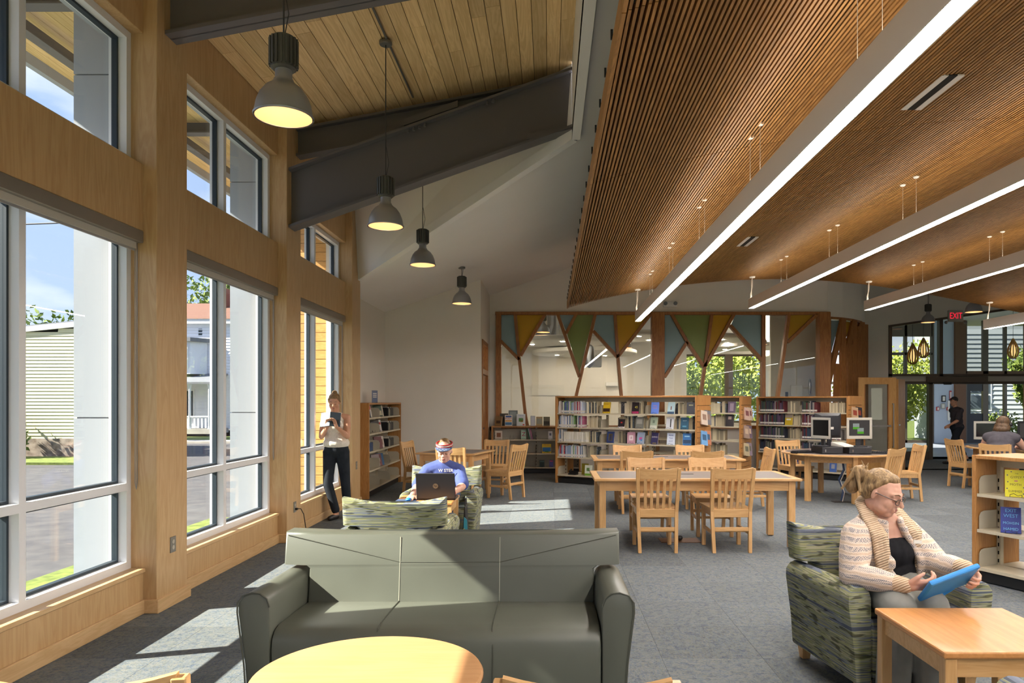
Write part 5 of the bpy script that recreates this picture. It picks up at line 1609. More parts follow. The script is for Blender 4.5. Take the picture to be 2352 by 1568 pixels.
TOPB = [(.10, .17, .21, '#8A6A42', 'brown picture book turned aside', -.5, [(0, .4, .6, .3, '#4A3020')], ()), (.33, .16, .24, '#D8CFC0', 'white book with coloured bands', 0, [(0, .85, .8, .15, '#3A5A9A'), (0, .2, .9, .25, '#4A7AA0'), (0, .45, .9, .1, '#D0902A')], (('BODY', .055, 0, .66, '#A02A3A'),)),
        (.60, .19, .26, '#CBD2D2', 'pale book with a colourful plant', 0, [(0, .5, .5, .3, '#5A8A4A'), (.1, .4, .3, .15, '#C89A3A'), (.3, .1, .2, .1, '#C83A3A')], (('INVENTORS', .022, 0, .86, '#5A6AA0'),)), (.86, .10, .22, '#9AA0AA', 'silver-grey book', .1, [(0, .5, .8, .9, '#B4BAC4')], ()),
        (1.0, .14, .20, '#A8906A', 'tan map book', 0, [(0, .5, .8, .6, '#8A8A7A')], ()), (1.16, .14, .20, '#6A6450', 'dark olive book with figures', 0, [(0, .3, .9, .4, '#3A342A')], ()), (.22, .18, .27, '#4A443C', 'dark book standing behind the others', 0, [], ()), (.42, .2, .34, '#7A8484', 'grey-green book standing at the back', 0, [(0, .5, .7, .8, '#8F9A9A')], ())]
for k, (x, w, h, c_, d_, yaw, mk, ti) in enumerate(TOPB):
    cover_book('%s on top of the low bookcase' % d_, (RL[0] + x, RL[1] + (.09 if k < 6 else .24), 1.024), yaw, -.18, w, h, c_, marks=mk, title=ti)

# ---- tall bookcase along the left wall, shelves facing into the room
RB = (-2.86, 11.42, 0)
AB = math.radians(90)
LVB = [.14, .44, .74, 1.03, 1.29]
bookcase('tall bookcase beside the standing reader, mostly empty with a few books', RB, AB, 3, .80, 1.53, .30, LVB, False, False)
sg = thing('shelf_sign', 'small grey-blue sign standing on the wall bookcase', 'sign', (-2.99, 12.3, 1.531), PI / 2 - .5)
MB().box(-.07, .07, 0, .004, 0, .21).build('card', 'tinted', sg).color = srgb('#6A7690')
for k in range(3):
    m = MB().box(-.045, .045, -.002, 0, .15 - k * .03, .165 - k * .03).build('print', 'paper_white', sg)
WB = [(.22, 4, '#C8C4BC', 'white and red book', [(0, .8, .9, .35, '#B02A2A')], (('DARK', .03, 0, .8, '#E0DCD4'), ('MONEY', .03, 0, .35, '#4A443E'))), (.14, 4, '#4A4A50', 'thin dark book behind the white-red one', [], ()), (.95, 4, '#5A6A5A', 'mottled green book', [(0, .3, .9, .4, '#B8B090')], ()), (1.05, 4, '#C0B8A0', 'pale magazine', [(0, .5, .7, .5, '#5A5A6A')], ()),
      (.05, 3, '#D0CCB8', 'white and yellow book', [(0, .15, .9, .2, '#C8B42A')], ()), (.78, 3, '#4A4440', 'dark leaning book', [], ()), (.92, 3, '#C8C0B8', 'white leaning book with red', [(0, .7, .9, .2, '#A83A2A')], ()), (.05, 2, '#B8B4A0', 'pale book by the end panel', [(0, .2, .9, .2, '#C8B42A')], ()),
      (.98, 2, '#6A3A3A', 'maroon leaning book', [], ()), (1.12, 2, '#C4B8A8', 'tan leaning book', [(0, .5, .7, .5, '#8A6A5A')], ()), (.80, 1, '#A89A98', 'grey-pink leaning book', [], ()), (.95, 1, '#8A5A5A', 'brown leaning book', [(0, .5, .6, .3, '#C8B8A8')], ()), (1.1, 1, '#3A6A9A', 'blue leaning book', [], ()), (.06, 1, '#A8B4B8', 'pale book on the low shelf', [], ())]
wr_ = ['bottom', 'fourth', 'third', 'second', 'top']
for x, lev, c_, d_, mk, ti in WB:
    cover_book('%s, %s shelf of the wall bookcase' % (d_, wr_[lev]), rz_pt(RB, AB, x + .05, .09, LVB[lev] + .004), AB - .80, -.32, .15, .21, c_, marks=mk, title=ti, easel=(lev > 2))
for k, (x, lev) in enumerate(((1.72, 4), (1.72, 3), (1.75, 2), (.18, 2))):
    bx_ = thing('storage_bin', 'black perforated bin on the %s shelf of the wall bookcase%s' % (wr_[lev], ', near end' if x < 1 else ''), 'bin', rz_pt(RB, AB, x, .05, LVB[lev] + .002), AB)
    MB().box(-.2, .25, 0, .006, 0, .14).box(-.2, .25, .19, .196, 0, .14).box(-.2, -.194, .006, .19, 0, .14).box(.244, .25, .006, .19, 0, .14).box(-.194, .244, .006, .19, 0, .006).build('basket', 'black_plastic' if x > 1 else 'jeans', bx_)
    for q in range(4): MB().box(-.15 + q * .09, -.09 + q * .09, .03, .17, .01, .15 + .01 * (q % 2)).build('content', ('dark_grey_plastic', 'paper_white', 'black_plastic', 'grey_plastic')[q], bx_)
cover_book('open-stacked white paperback lying low in the wall bookcase', rz_pt(RB, AB, .28, .1, LVB[1] + .02), AB, -PI / 2, .14, .2, '#C9C0B4', th=.05)

# ---- low double-faced shelf at the right edge
RR = (3.66, 6.17, 0)
AR = math.radians(-66)
LVR = [.13, .455, .76]
bookcase('low bookcase at the right edge of the picture', RR, AR, 3, .92, 1.09, .58, LVR, True, False)
def on_rr(x, lev, y=.07): return rz_pt(RR, AR, x, y, LVR[lev] + .004)
cover_book('bright yellow novel on the top shelf of the right-hand bookcase', on_rr(.30, 2), AR + .62, -.26, .15, .225, '#CFC61E', title=(('THE', .014, .05, .86, '#5A5A1A'), ('GYPSY', .028, .02, .72, '#5A5A1A'), ('MOTH', .028, 0, .45, '#5A5A1A'), ('SUMMER', .026, -.02, .2, '#5A5A1A')),
           marks=[(-.38, .8, .06, .04, '#3A3A5A'), (.4, .75, .07, .04, '#3A3A5A'), (-.4, .3, .06, .04, '#3A3A5A'), (.38, .35, .07, .04, '#3A3A5A'), (.02, .59, .16, .05, '#B87A5A'), (-.36, .55, .05, .04, '#3A3A5A'), (.36, .12, .06, .04, '#3A3A5A'), (-.2, .93, .06, .03, '#3A3A5A')], easel=True)
cover_book('thriller with red and white title on the top shelf of the right-hand bookcase', on_rr(.62, 2), AR + .62, -.24, .15, .225, '#4A5664', title=(('CLIVE', .03, 0, .86, '#D8D4D0'), ('CUSSLER', .026, 0, .7, '#D8D4D0')), marks=[(0, .08, .9, .1, '#8A2A2A'), (.05, .4, .12, .4, '#C8C4BC'), (-.1, .35, .08, .3, '#C05A2A')], easel=True)
cover_book('deep blue novel on the middle shelf of the right-hand bookcase', on_rr(.26, 1), AR + .62, -.26, .145, .215, '#2E3A8A', title=(('EXIT', .04, .0, .86, '#5AA0D8'), ('WEST', .04, 0, .66, '#5AA0D8'), ('MOHSIN', .03, 0, .38, '#6AB0DC'), ('HAMID', .034, 0, .15, '#6AB0DC')), easel=True)
cover_book('light blue edge-on hardback on the middle shelf of the right-hand bookcase', on_rr(.50, 1, .12), AR + 1.25, -.05, .15, .225, '#5A86B4', th=.06, marks=[(0, .3, .5, .2, '#A84A4A')])
cover_book('green book lying flat on the bottom shelf of the right-hand bookcase', on_rr(.62, 0, .2), AR, -PI / 2, .16, .22, '#2F7A4A', th=.02)

if bulk:                                          # the books past the first few hundred, as one object
    me = bpy.data.meshes.new('book_row')
    vs, fs, mi = [], [], []
    for k, mb in sorted(bulk.items()):
        o_ = len(vs); vs += mb.v; fs += [tuple(i + o_ for i in f) for f in mb.f]; mi += [k] * len(mb.f)
    me.from_pydata(vs, [], fs)
    for k in range(len(BULK)): me.materials.append(plain('book_rest_%d' % k, BULK[k], .6))
    me.polygons.foreach_set('material_index', mi)
    o = link('book_row', me); tag(o, 'further packed books deep in the bookcases', 'books', kind='stuff')
# ================================================================== COMPUTER TABLES AND SMALL THINGS
def computer_table(label, x, y):
    t = thing('computer_table', label, 'table', (x, y, 0))
    R = .85
    MB().lathe([(R - .02, .712), (R, .718), (R, .736), (R - .012, .742), (R - .06, .742)], n=56, caps=False).build('edge_band', 'furniture_maple_x', t, smooth=True)
    MB().lathe([(R - .03, .712), (R - .03, .713), (R - .06, .7425), (0, .743)], n=56).build('inlay_top', 'inlay', t)
    for k in range(6):
        a0, a1 = PI / 6 + k * PI / 3, PI / 6 + (k + 1) * PI / 3
        p0, p1 = (.68 * math.cos(a0), .68 * math.sin(a0)), (.68 * math.cos(a1), .68 * math.sin(a1))
        MB().beam((p0[0], p0[1], .66), (p1[0], p1[1], .66), .025, .105).build('apron', 'furniture_maple_x', t)
        MB().cbox((p0[0], p0[1], .355), (.075, .075, .71), (0, 0, a0)).build('leg', 'furniture_maple', t, bevel=.004)
    return t
TX, TY = 4.62, 11.55
computer_table('round maple computer table behind the tablet reader', TX, TY)
UX, UY = 8.35, 12.75
computer_table('far round computer table at the right edge', UX, UY)

emit('screen_dark', (.16, .14, .13, 1), .15)
emit('screen_green', (.12, .42, .04, 1), .3)
emit('screen_pale', (.5, .55, .5, 1), .2)
def monitor(label, loc, rz, body, bezel, lit, w=.40, h=.33, z0=.12):
    m = thing('monitor', label, 'monitor', loc, rz)
    MB().box(-.10, .10, -.09, .09, 0, .015).build('foot', 'dark_grey_plastic', m, bevel=.006)
    MB().box(-.035, .035, .02, .05, .015, z0 + .12).build('neck', 'dark_grey_plastic', m, bevel=.004)
    MB().hexa([(-w / 2, -.01, z0), (w / 2, -.01, z0), (w * .32, .06, z0 + .04), (-w * .32, .06, z0 + .04)], [(-w / 2, -.01, z0 + h), (w / 2, -.01, z0 + h), (w * .32, .06, z0 + h - .04), (-w * .32, .06, z0 + h - .04)]).build('shell', body, m, bevel=.004)
    b = .038
    MB().box(-w / 2, w / 2, -.022, -.01, z0, z0 + b + .01).box(-w / 2, w / 2, -.022, -.01, z0 + h - b, z0 + h).box(-w / 2, -w / 2 + b, -.022, -.01, z0 + b + .01, z0 + h - b).box(w / 2 - b, w / 2, -.022, -.01, z0 + b + .01, z0 + h - b).build('bezel', bezel, m, bevel=.003)
    s = MB().box(-w / 2 + b, w / 2 - b, -.014, -.010, z0 + b + .01, z0 + h - b).build('screen', 'screen_dark' if lit else 'tablet_screen', m)
    if lit:
        for dx, dz in ((-.05, .03), (.02, -.04)):
            MB().box(dx - .05, dx + .05, -.0155, -.0142, z0 + h / 2 + dz - .01, z0 + h / 2 + dz + .045).build('window_graphic', 'screen_pale', s)
            MB().box(dx - .05, dx + .05, -.0155, -.0142, z0 + h / 2 + dz - .045, z0 + h / 2 + dz - .01).build('green_graphic', 'screen_green', s)
    else:
        MB().box(-.06, .06, .062, .064, z0 + .14, z0 + .18).build('sticker', 'paper_white', m)
    return m
ZD = .744
def desktop(label, loc, rz):
    d = thing('desktop_computer', label, 'computer', loc, rz)
    MB().box(-.17, .17, -.17, .19, .005, .105).build('case', 'black_plastic', d, bevel=.004)
    MB().box(-.165, .165, -.176, -.17, .01, .10).build('face_plate', 'dark_grey_plastic', d)
    MB().box(-.12, -.105, -.178, -.176, .03, .07).build('badge', 'chrome', d)
    return d
desktop('left black desktop computer on the round table', (TX - .28, TY - .32, ZD), .1)
desktop('right black desktop computer on the round table', (TX + .15, TY - .38, ZD), -.05)
monitor('silver monitor turned to the left on the round computer table', (TX - .36, TY - .30, ZD + .106), -1.15, 'dark_grey_plastic', 'grey_plastic', False)
monitor('black monitor seen from behind on the round computer table', (TX - .12, TY + .05, ZD + .02), PI + .15, 'dark_grey_plastic', 'black_plastic', False, .46, .40, .20)
monitor('beige monitor facing us with green squares on its screen', (TX + .20, TY - .36, ZD + .106), .03, 'dark_grey_plastic', 'beige_plastic', True)
monitor('dark monitor half hidden behind the beige one', (TX + .42, TY - .05, ZD + .08), 1.5, 'dark_grey_plastic', 'black_plastic', False, .4, .34)
def keyboard(label, loc, rz):
    k = thing('keyboard', label, 'keyboard', loc, rz)
    MB().hexa([(-.2, -.07, 0), (.2, -.07, 0), (.2, .07, 0), (-.2, .07, 0)], [(-.2, -.07, .012), (.2, -.07, .012), (.2, .07, .025), (-.2, .07, .025)]).build('tray', 'black_plastic', k)
    mb = MB()
    for r in range(4):
        for c in range(12): mb.cbox((-.17 + c * .031, -.05 + r * .033, .02 + r * .0035), (.026, .027, .008))
    mb.build('keys', 'dark_grey_plastic', k)
keyboard('black keyboard at the left edge of the round computer table', (TX - .62, TY - .22, ZD), .5)
keyboard('black keyboard at the right of the round computer table', (TX + .55, TY - .40, ZD), -.5)
pp = thing('paper_stack', 'sheaf of white paper between the monitors of the round table', 'paper', (TX - .02, TY - .3, ZD + .106), .4)
MB().hexa([(-.11, -.14, 0), (.11, -.14, 0), (.11, .14, 0), (-.11, .14, 0)], [(-.11, -.14, .01), (.11, -.14, .01), (.11, .14, .06), (-.11, .14, .06)]).build('sheets', 'paper_white', pp)
hc = thing('cable_bundle', 'blue and white cable bundle hanging below the round computer table', 'cable', (TX - .10, TY - .45, 0))
MB().tube([(0, 0, .70), (.03, 0, .5), (-.04, .02, .35), (.02, 0, .18), (-.01, 0, .02)], .016, 7).build('sleeve', 'jeans', hc)
MB().tube([(.02, -.01, .70), (.05, -.02, .5), (-.02, 0, .33), (.03, -.02, .15), (.0, -.02, .01)], .007, 6).build('cable', 'white_cable', hc)
fp = thing('floor_box', 'dark floor socket plate under the round computer table', 'floor socket', (TX - .10, TY - .45, 0))
MB().box(-.14, .14, -.08, .08, 0, .005).build('cover_plate', 'ink', fp)
monitor('grey monitor standing left of the person with headphones', (UX - .45, UY + .25, ZD), -.3, 'grey_plastic', 'grey_plastic', False)
monitor('black monitor with a green mark right of the person with headphones', (UX + .22, UY - .0, ZD), -.15, 'dark_grey_plastic', 'black_plastic', True, .5, .34)
lpt = thing('small_laptop', 'dark folded laptop at the tip of the far computer table', 'laptop', (UX - .6, UY - .1, ZD), .6)
MB().box(-.15, .15, -.11, .11, 0, .02).build('body', 'black_plastic', lpt, bevel=.003)

# ---- laptop with its lid toward us
lt = thing('laptop', 'open black laptop seen from behind on the beech table', 'laptop', (-1.12, 7.10, .576))
LB = MB().box(-.19, .19, 0.0, .25, 0, .02).build('base', 'black_plastic', lt, bevel=.004)
ld = MB().cbox((0, -.035, .145), (.385, .012, .265), (.25, 0, 0)).build('lid', 'dark_grey_plastic', lt, bevel=.005)
def lidp(x, z): return (x, -.035 - (z - .145) * math.tan(-.25) * -1 - .0075, z)
plain('badge_ring', '#B8A48C', .3, .8)
bd = MB().lathe([(.026, 0), (.026, .0015)], (0, 0, 0), 28).build('badge', 'badge_ring', lt); bd.location = (0, -.0415, .145); bd.rotation_euler = (PI / 2 + .25, 0, 0)
text('hp', .035, lt, (0, -.0437, .147), (PI / 2 + .25, 0, 0), 'ink', depth=.0003)
MB().box(-.17, .17, .03, .16, .02, .022).build('keyboard', 'ink', LB)
ms = thing('mouse', 'blue computer mouse under a hand beside the laptop', 'mouse', (-1.385, 7.06, .578))
MB().ball((0, 0, .012), (.03, .045, .018), 14, 8).build('shell', 'tablet_blue', ms, smooth=True)
mp_ = thing('mouse_pad', 'dark blue mouse pad on the beech table', 'mouse pad', (-1.40, 7.08, .5755))
MB().box(-.11, .09, -.09, .10, 0, .002).build('mat', 'jeans', mp_)
bg = thing('tote_bag', 'dark bag with teal and pink shapes hanging beside the laptop table', 'bag', (-.865, 7.42, .05))
mb = MB().hexa([(-.03, -.12, .05), (.03, -.14, .03), (.03, .12, .0), (-.03, .12, .02)], [(-.01, -.06, .42), (.01, -.06, .42), (.01, .06, .44), (-.01, .06, .44)])
mb.build('sack', 'ink', bg, bevel=.01)
plain('teal', '#2A7A8A', .8); plain('pinkish', '#C88A94', .8); plain('ochre', '#B8923A', .8)
MB().prism([(-.01, .08), (.04, .06), (.03, .30), (0, .33)], -.146, -.13).build('teal_patch', 'teal', bg)
MB().prism([(.005, .10), (.035, .09), (.035, .18), (.01, .17)], -.150, -.14).build('pink_patch', 'pinkish', bg)
MB().prism([(-.008, .17), (.006, .16), (.004, .22), (-.008, .21)], -.150, -.14).build('ochre_patch', 'ochre', bg)
MB().tube([(0, -.05, .43), (0, -.02, .50), (0, .03, .50), (0, .05, .43)], .008, 6).build('strap', 'ink', bg)
# ================================================================== PEOPLE
def V(*a): return Vector(a)
class Head:
    def __init__(s, c, f, k=1.0, tilt=0.0):
        s.c = Vector(c); s.f = Vector(f).normalized()
        r = s.f.cross(V(0, 0, 1)).normalized()
        u = r.cross(s.f).normalized()
        if tilt:
            q = Quaternion(s.f, tilt); r = q @ r; u = q @ u
        s.r, s.u, s.k = r, u, k
        s.M = Matrix((r, s.f, u)).transposed()
    def p(s, x, y, z): return s.c + (s.r * x + s.f * y + s.u * z) * s.k
    def e(s, mb, c, rad, n=(14, 9)): mb.ball(s.p(*c), tuple(q * s.k for q in rad), n[0], n[1], s.M)
    def cap(s, mb, a, b, r0, r1=None): mb.cap(s.p(*a), s.p(*b), r0 * s.k, (r1 if r1 is not None else r0) * s.k)
    def skin(s, mb, neck):
        e, c = s.e, s.cap
        e(mb, (0, -.012, .030), (.072, .090, .082)); e(mb, (0, .012, .012), (.069, .076, .075))
        e(mb, (0, .028, -.030), (.062, .060, .080)); e(mb, (0, .056, -.088), (.030, .028, .024))
        for q in (-1, 1):
            e(mb, (q * .032, .054, -.032), (.030, .027, .032)); e(mb, (q * .074, -.014, -.008), (.009, .014, .026))
            e(mb, (q * .028, .024, -.060), (.034, .046, .036))
            c(mb, (q * .045, .066, .020), (q * .010, .082, .020), .012)
            e(mb, (q * .011, .092, -.032), (.010, .011, .008))
            e(mb, (q * .031, .072, .002), (.017, .014, .011))
        c(mb, (0, .082, .012), (0, .110, -.026), .009, .012)
        c(mb, (-.016, .084, -.057), (.016, .084, -.057), .009); c(mb, (-.014, .081, -.068), (.014, .081, -.068), .009)
        mb.cap(s.p(0, -.018, -.06), neck, .054 * s.k, .060 * s.k)
    def face(s, body, look_down=False, brow='brow'):
        for q in (-1, 1):
            if look_down:
                m = MB(); m.tube([s.p(q * .018, .0865, -.004), s.p(q * .031, .0885, -.009), s.p(q * .044, .081, -.005)], .0022 * s.k, 6)
                m.build('lashes', 'brow', body)
                m = MB(); s.e(m, (q * .031, .074, -.001), (.0165, .0135, .009)); m.build('eyelid', body.data.materials[0].name, body, smooth=True)
            else:
                m = MB(); s.e(m, (q * .031, .0765, .001), (.0135, .0105, .0075)); ey = m.build('eye', 'eye_white', body, smooth=True)
                m = MB(); s.e(m, (q * .031, .0835, .001), (.0058, .0045, .006)); m.build('iris', 'iris', body, smooth=True)
            m = MB(); m.tube([s.p(q * .014, .090, .024), s.p(q * .032, .087, .030), s.p(q * .050, .072, .024)], [.003 * s.k, .0034 * s.k, .0018 * s.k], 6); m.build('eyebrow', brow, body)
        m = MB(); s.e(m, (0, .0885, -.0565), (.019, .0065, .0042)); s.e(m, (0, .0880, -.0655), (.016, .0065, .0050)); m.build('lips', 'lips', body, smooth=True)

def hand(mb, w, d, n, side, curl=.5, k=1.0, thumb=.5):
    """palm and five fingers: w wrist, d finger direction, n palm normal, side toward the thumb"""
    d, n = Vector(d).normalized(), Vector(n).normalized()
    n = (n - d * n.dot(d)).normalized()
    s = d.cross(n).normalized() * side
    w = Vector(w)
    mb.cap(w - d * .02, w + d * .03, .026 * k, .028 * k)
    L = [.070, .078, .072, .056]
    for i in range(4):
        o = (.030 - .020 * i)
        kn = w + d * (.088 - .004 * abs(i - 1)) * k + s * o * k
        mb.cap(w + d * .02 * k + s * o * .7 * k, kn, .0145 * k, .0115 * k)
        p, ang = kn, curl * .45
        for seg, fr in enumerate((.45, .30, .25)):
            dirv = (d * math.cos(ang) + n * math.sin(ang)).normalized()
            q = p + dirv * L[i] * fr * k
            mb.cap(p, q, (.0095 - .0008 * seg) * k, (.0088 - .0009 * seg) * k, 10)
            p = q; ang += curl * (.75 if seg == 0 else .6)
    b = w + d * .025 * k + s * .026 * k
    t1 = b + (s * .6 + d * .7 + n * .25 * thumb).normalized() * .040 * k
    t2 = t1 + (s * .15 + d * .9 + n * .55 * thumb).normalized() * .032 * k
    mb.cap(b, t1, .015 * k, .011 * k); mb.cap(t1, t2, .0105 * k, .0085 * k)

def limb(mb, pts, rs):
    for a, b, r0, r1 in zip(pts, pts[1:], rs, rs[1:]): mb.cap(a, b, r0, r1)

def torso(mb, J, k=1.0, grow=0.0, belly=1.0, hipk=1.0, shk=1.0):
    pe, ch, nk = Vector(J['pelvis']), Vector(J['chest']), Vector(J['neck'])
    sr, sl_ = Vector(J['sh_r']), Vector(J['sh_l'])
    ax = (sl_ - sr).normalized()
    up = (nk - pe).normalized()
    fw = up.cross(ax).normalized() * -1
    M = Matrix((ax, fw, up)).transposed()
    def b(c, r): mb.ball(c, tuple(q * k + grow for q in r), 16, 10, M)
    b(pe, (.165 * hipk, .115, .11)); b(pe.lerp(ch, .5), (.145 * belly, .105 * belly, .15)); b(ch, (.160, .112, .15))
    b(ch.lerp(nk, .45) - fw * .0, (.15, .095, .10))
    mb.cap(sr, ch.lerp(nk, .75), .060 * k * shk + grow, .075 * k + grow); mb.cap(sl_, ch.lerp(nk, .75), .060 * k * shk + grow, .075 * k + grow)
    return ax, fw, up

def person(label, base, J, head, k=1.0, skin_m='skin_fair', voxel=.006, belly=1.0, hands=True, bust=0.0, armk=1.0):
    """one continuous body; J joints in world space"""
    P = thing('person', label, 'person', base)
    mb = MB()
    head.skin(mb, Vector(J['neck']))
    ax, fw, up = torso(mb, J, k, -.006, belly)
    if bust:
        for q in (-1, 1): mb.ball(Vector(J['chest']) + ax * .075 * q + fw * .095 + up * .01, (.07 * bust, .07 * bust, .07 * bust))
    for q in ('r', 'l'):
        limb(mb, [Vector(J['sh_' + q]), Vector(J['el_' + q]), Vector(J['wr_' + q])], [.050 * k * armk, .040 * k * armk, .027 * k])
        mb.cap(Vector(J['sh_' + q]).lerp(Vector(J['el_' + q]), .3), Vector(J['sh_' + q]).lerp(Vector(J['el_' + q]), .6), .052 * k * armk, .047 * k * armk)
        mb.cap(Vector(J['el_' + q]).lerp(Vector(J['wr_' + q]), .15), Vector(J['el_' + q]).lerp(Vector(J['wr_' + q]), .4), .043 * k * armk, .039 * k * armk)
        limb(mb, [Vector(J['hip_' + q]), Vector(J['kn_' + q]), Vector(J['an_' + q])], [.082 * k, .055 * k, .038 * k])
        mb.cap(Vector(J['an_' + q]) - V(0, 0, .03), Vector(J['toe_' + q]), .034, .026)
        if 'hand_' + q in J:
            d, n, cu, th = J['hand_' + q]
            hand(mb, J['wr_' + q], d, n, (1 if q == 'r' else -1), cu, k * .98, th)
    mb.v = [tuple(Vector(p) - Vector(base)) for p in mb.v]
    body = remesh(mb, 'body', skin_m, P, voxel, 7)
    body.location = (0, 0, 0)
    return P, body, (ax, fw, up)

def wear(P, name, mat, mb, voxel=.008, it=6, parent=None):
    base = P.location
    mb.v = [tuple(Vector(p) - base) for p in mb.v]
    return remesh(mb, name, mat, parent or P, voxel, it)
def rel(P, mb):
    mb.v = [tuple(Vector(p) - P.location) for p in mb.v]
    return mb
def trousers(P, J, mat, rs=(.098, .075, .068), hem=.06, hipk=1.0, vox=.009):
    mb = MB()
    pe = Vector(J['pelvis'])
    ax = (Vector(J['sh_l']) - Vector(J['sh_r'])).normalized()
    mb.ball(pe, (.178 * hipk, .135 * hipk, .13))
    for q in ('r', 'l'):
        h, kn, an = Vector(J['hip_' + q]), Vector(J['kn_' + q]), Vector(J['an_' + q])
        end = kn.lerp(an, 1 - hem)
        limb(mb, [pe.lerp(h, .6), h, kn, end], [.12 * hipk, rs[0] * 1.08, rs[1], rs[2]])
    return wear(P, 'trousers', mat, mb, vox)
def shoes(P, J, mat, vox=.008):
    for q in ('r', 'l'):
        an, to = Vector(J['an_' + q]), Vector(J['toe_' + q])
        mb = MB()
        mb.cap(V(an.x, an.y, an.z - .045), to, .040, .034); mb.cap(V(an.x, an.y, an.z - .05), to.lerp(an, .3) + V(0, 0, -.01), .036, .036)
        s = wear(P, 'shoe', mat, mb, vox, 3)
def attach(P, o):
    return o

# ---------------- woman in the armchair with the tablet
HB = (1.86, 4.02, .44)
J = dict(pelvis=(1.87, 4.03, .555), chest=(1.835, 3.965, .79), neck=(1.805, 3.905, .945), sh_r=(1.655, 3.865, .83), sh_l=(1.965, 3.985, .83),
         el_r=(1.60, 3.79, .635), wr_r=(1.775, 3.575, .635), el_l=(2.10, 3.87, .665), wr_l=(2.095, 3.61, .715),
         hip_r=(1.80, 3.99, .535), hip_l=(1.95, 4.02, .535), kn_r=(1.745, 3.605, .525), kn_l=(1.915, 3.60, .525), an_r=(1.72, 3.60, .09), an_l=(1.90, 3.59, .09), toe_r=(1.71, 3.47, .04), toe_l=(1.92, 3.46, .04),
         hand_r=((.80, -.35, .12), (.25, .62, .73), 1.0, 1.0), hand_l=((.02, -.85, -.5), (-.95, -.1, .25), 1.1, 1.0))
hd = Head((1.785, 3.845, 1.062), (.64, -.69, -.34), 1.03)
W1, body, (ax, fw, up) = person('woman in a patterned cream cardigan and glasses, reading a blue tablet in an armchair', HB, J, hd, 1.08, 'skin_fair', .0044, 1.12)
hd2 = hd.c
hd.c = hd.c - Vector(HB)
hd.face(body, look_down=True)
# glasses
m = MB()
for q in (-1, 1):
    ring = [hd.p(q * .034 + .026 * math.copysign(abs(math.cos(a)) ** .7, math.cos(a)), .103 - .008 * abs(math.cos(a)), -.003 + .0155 * math.copysign(abs(math.sin(a)) ** .7, math.sin(a))) for a in [2 * PI * i / 16 for i in range(17)]]
    m.tube(ring, .0020, 6, cap=False)
    m.tube([hd.p(q * .060, .096, .004), hd.p(q * .075, .07, .006), hd.p(q * .078, .0, .006), hd.p(q * .076, -.025, -.006)], .0026, 6)
m.tube([hd.p(-.012, .102, .0), hd.p(0, .106, .003), hd.p(.012, .102, .0)], .0018, 6)
gls = m.build('glasses', 'spectacle', W1)
for q in (-1, 1):
    m = MB(); m.add([hd.p(q * .033 + .0205 * math.cos(2 * PI * i / 16), .101, -.003 + .0135 * math.sin(2 * PI * i / 16)) for i in range(16)], [tuple(range(16))]); m.build('lens', 'window_glass', gls)
# hair drawn back into a tail
m = MB()
h = hd
h.e(m, (0, -.032, .040), (.0755, .085, .0815)); h.e(m, (0, -.058, .0), (.070, .056, .070)); h.e(m, (0, .008, .083), (.057, .050, .031)); m.ball(h.p(0, -.135, .045), (.042, .042, .05)); m.ball(h.p(0, -.150, .0) + V(-.02, 0, -.02), (.040, .040, .05))
for q in (-1, 1): h.cap(m, (q * .050, .010, .072), (q * .067, -.040, .018), .017, .018)
for i in range(22):
    rg = random.Random(i)
    a = h.p(0, -.10, .055)
    b = a + (h.f * -.055 + h.u * .02 + h.r * rg.uniform(-.04, .04))
    c = b + V(rg.uniform(-.075, .0), rg.uniform(-.05, .05), rg.uniform(-.135, .0))
    m.cap(a, b, .018, .016); m.cap(b, c, .016, .007)
for i in range(7):
    rg = random.Random(40 + i)
    a = h.p(0, -.12, .07); m.cap(a, a + V(rg.uniform(-.05, .02), rg.uniform(-.02, .02), rg.uniform(.02, .065)), .009, .003)
hair = remesh(m, 'hair', 'hair_blond', W1, .0042, 2)
m = MB(); m.tube([h.p(0, -.098, .055) + (h.r * math.cos(a) + h.u * math.sin(a)) * .026 for a in [2 * PI * i / 12 for i in range(13)]], .006, 6); m.build('hair_tie', 'brow', W1)
# black top under the cardigan
m = MB(); MX = Matrix((ax, fw, up)).transposed()
for c_, r_x in ((Vector(J['pelvis']), (.185, .13, .12)), (Vector(J['pelvis']).lerp(Vector(J['chest']), .5), (.178, .135, .16)), (Vector(J['chest']) - up * .03, (.176, .128, .125)), (Vector(J['chest']) + fw * .075 - up * .035, (.150, .09, .10))): m.ball(c_, r_x, 16, 10, MX)
m.ball(Vector(J['pelvis']).lerp(Vector(J['chest']), .35) + fw * .05, (.15, .12, .13))
top_ = wear(W1, 'black_top', 'black_knit', m, .009)
# cardigan: a shell round the back and sides, open in front
m = MB()
pe, ch, nk = Vector(J['pelvis']), Vector(J['chest']), Vector(J['neck'])
for i in range(15):
    t = i / 14
    c = pe.lerp(ch, t * 1.35) if t < .74 else ch.lerp(nk, (t - .74) / .30)
    c = c - V(0, 0, .03) * (1 - t)
    rx = .205 - .02 * math.sin(t * PI) if t < .7 else .205 - (t - .7) * .38
    ry = .180 + .02 * math.sin(t * PI) if t < .7 else .165 - (t - .7) * .22
    op = 27 + 5 * math.sin(t * PI)
    prev = None
    arc = []
    for a in range(int(op), 361 - int(op), 11):
        r = math.radians(a)
        p = c + ax * (rx * math.sin(r)) + fw * (ry * math.cos(r))
        if prev is not None: m.cap(prev, p, .018, .018, 8)
        prev = p
        arc.append(p)
    if i:
        m.cap(arc[0], old[0], .018, .018, 8); m.cap(arc[-1], old[1], .018, .018, 8)
    old = (arc[0], arc[-1])
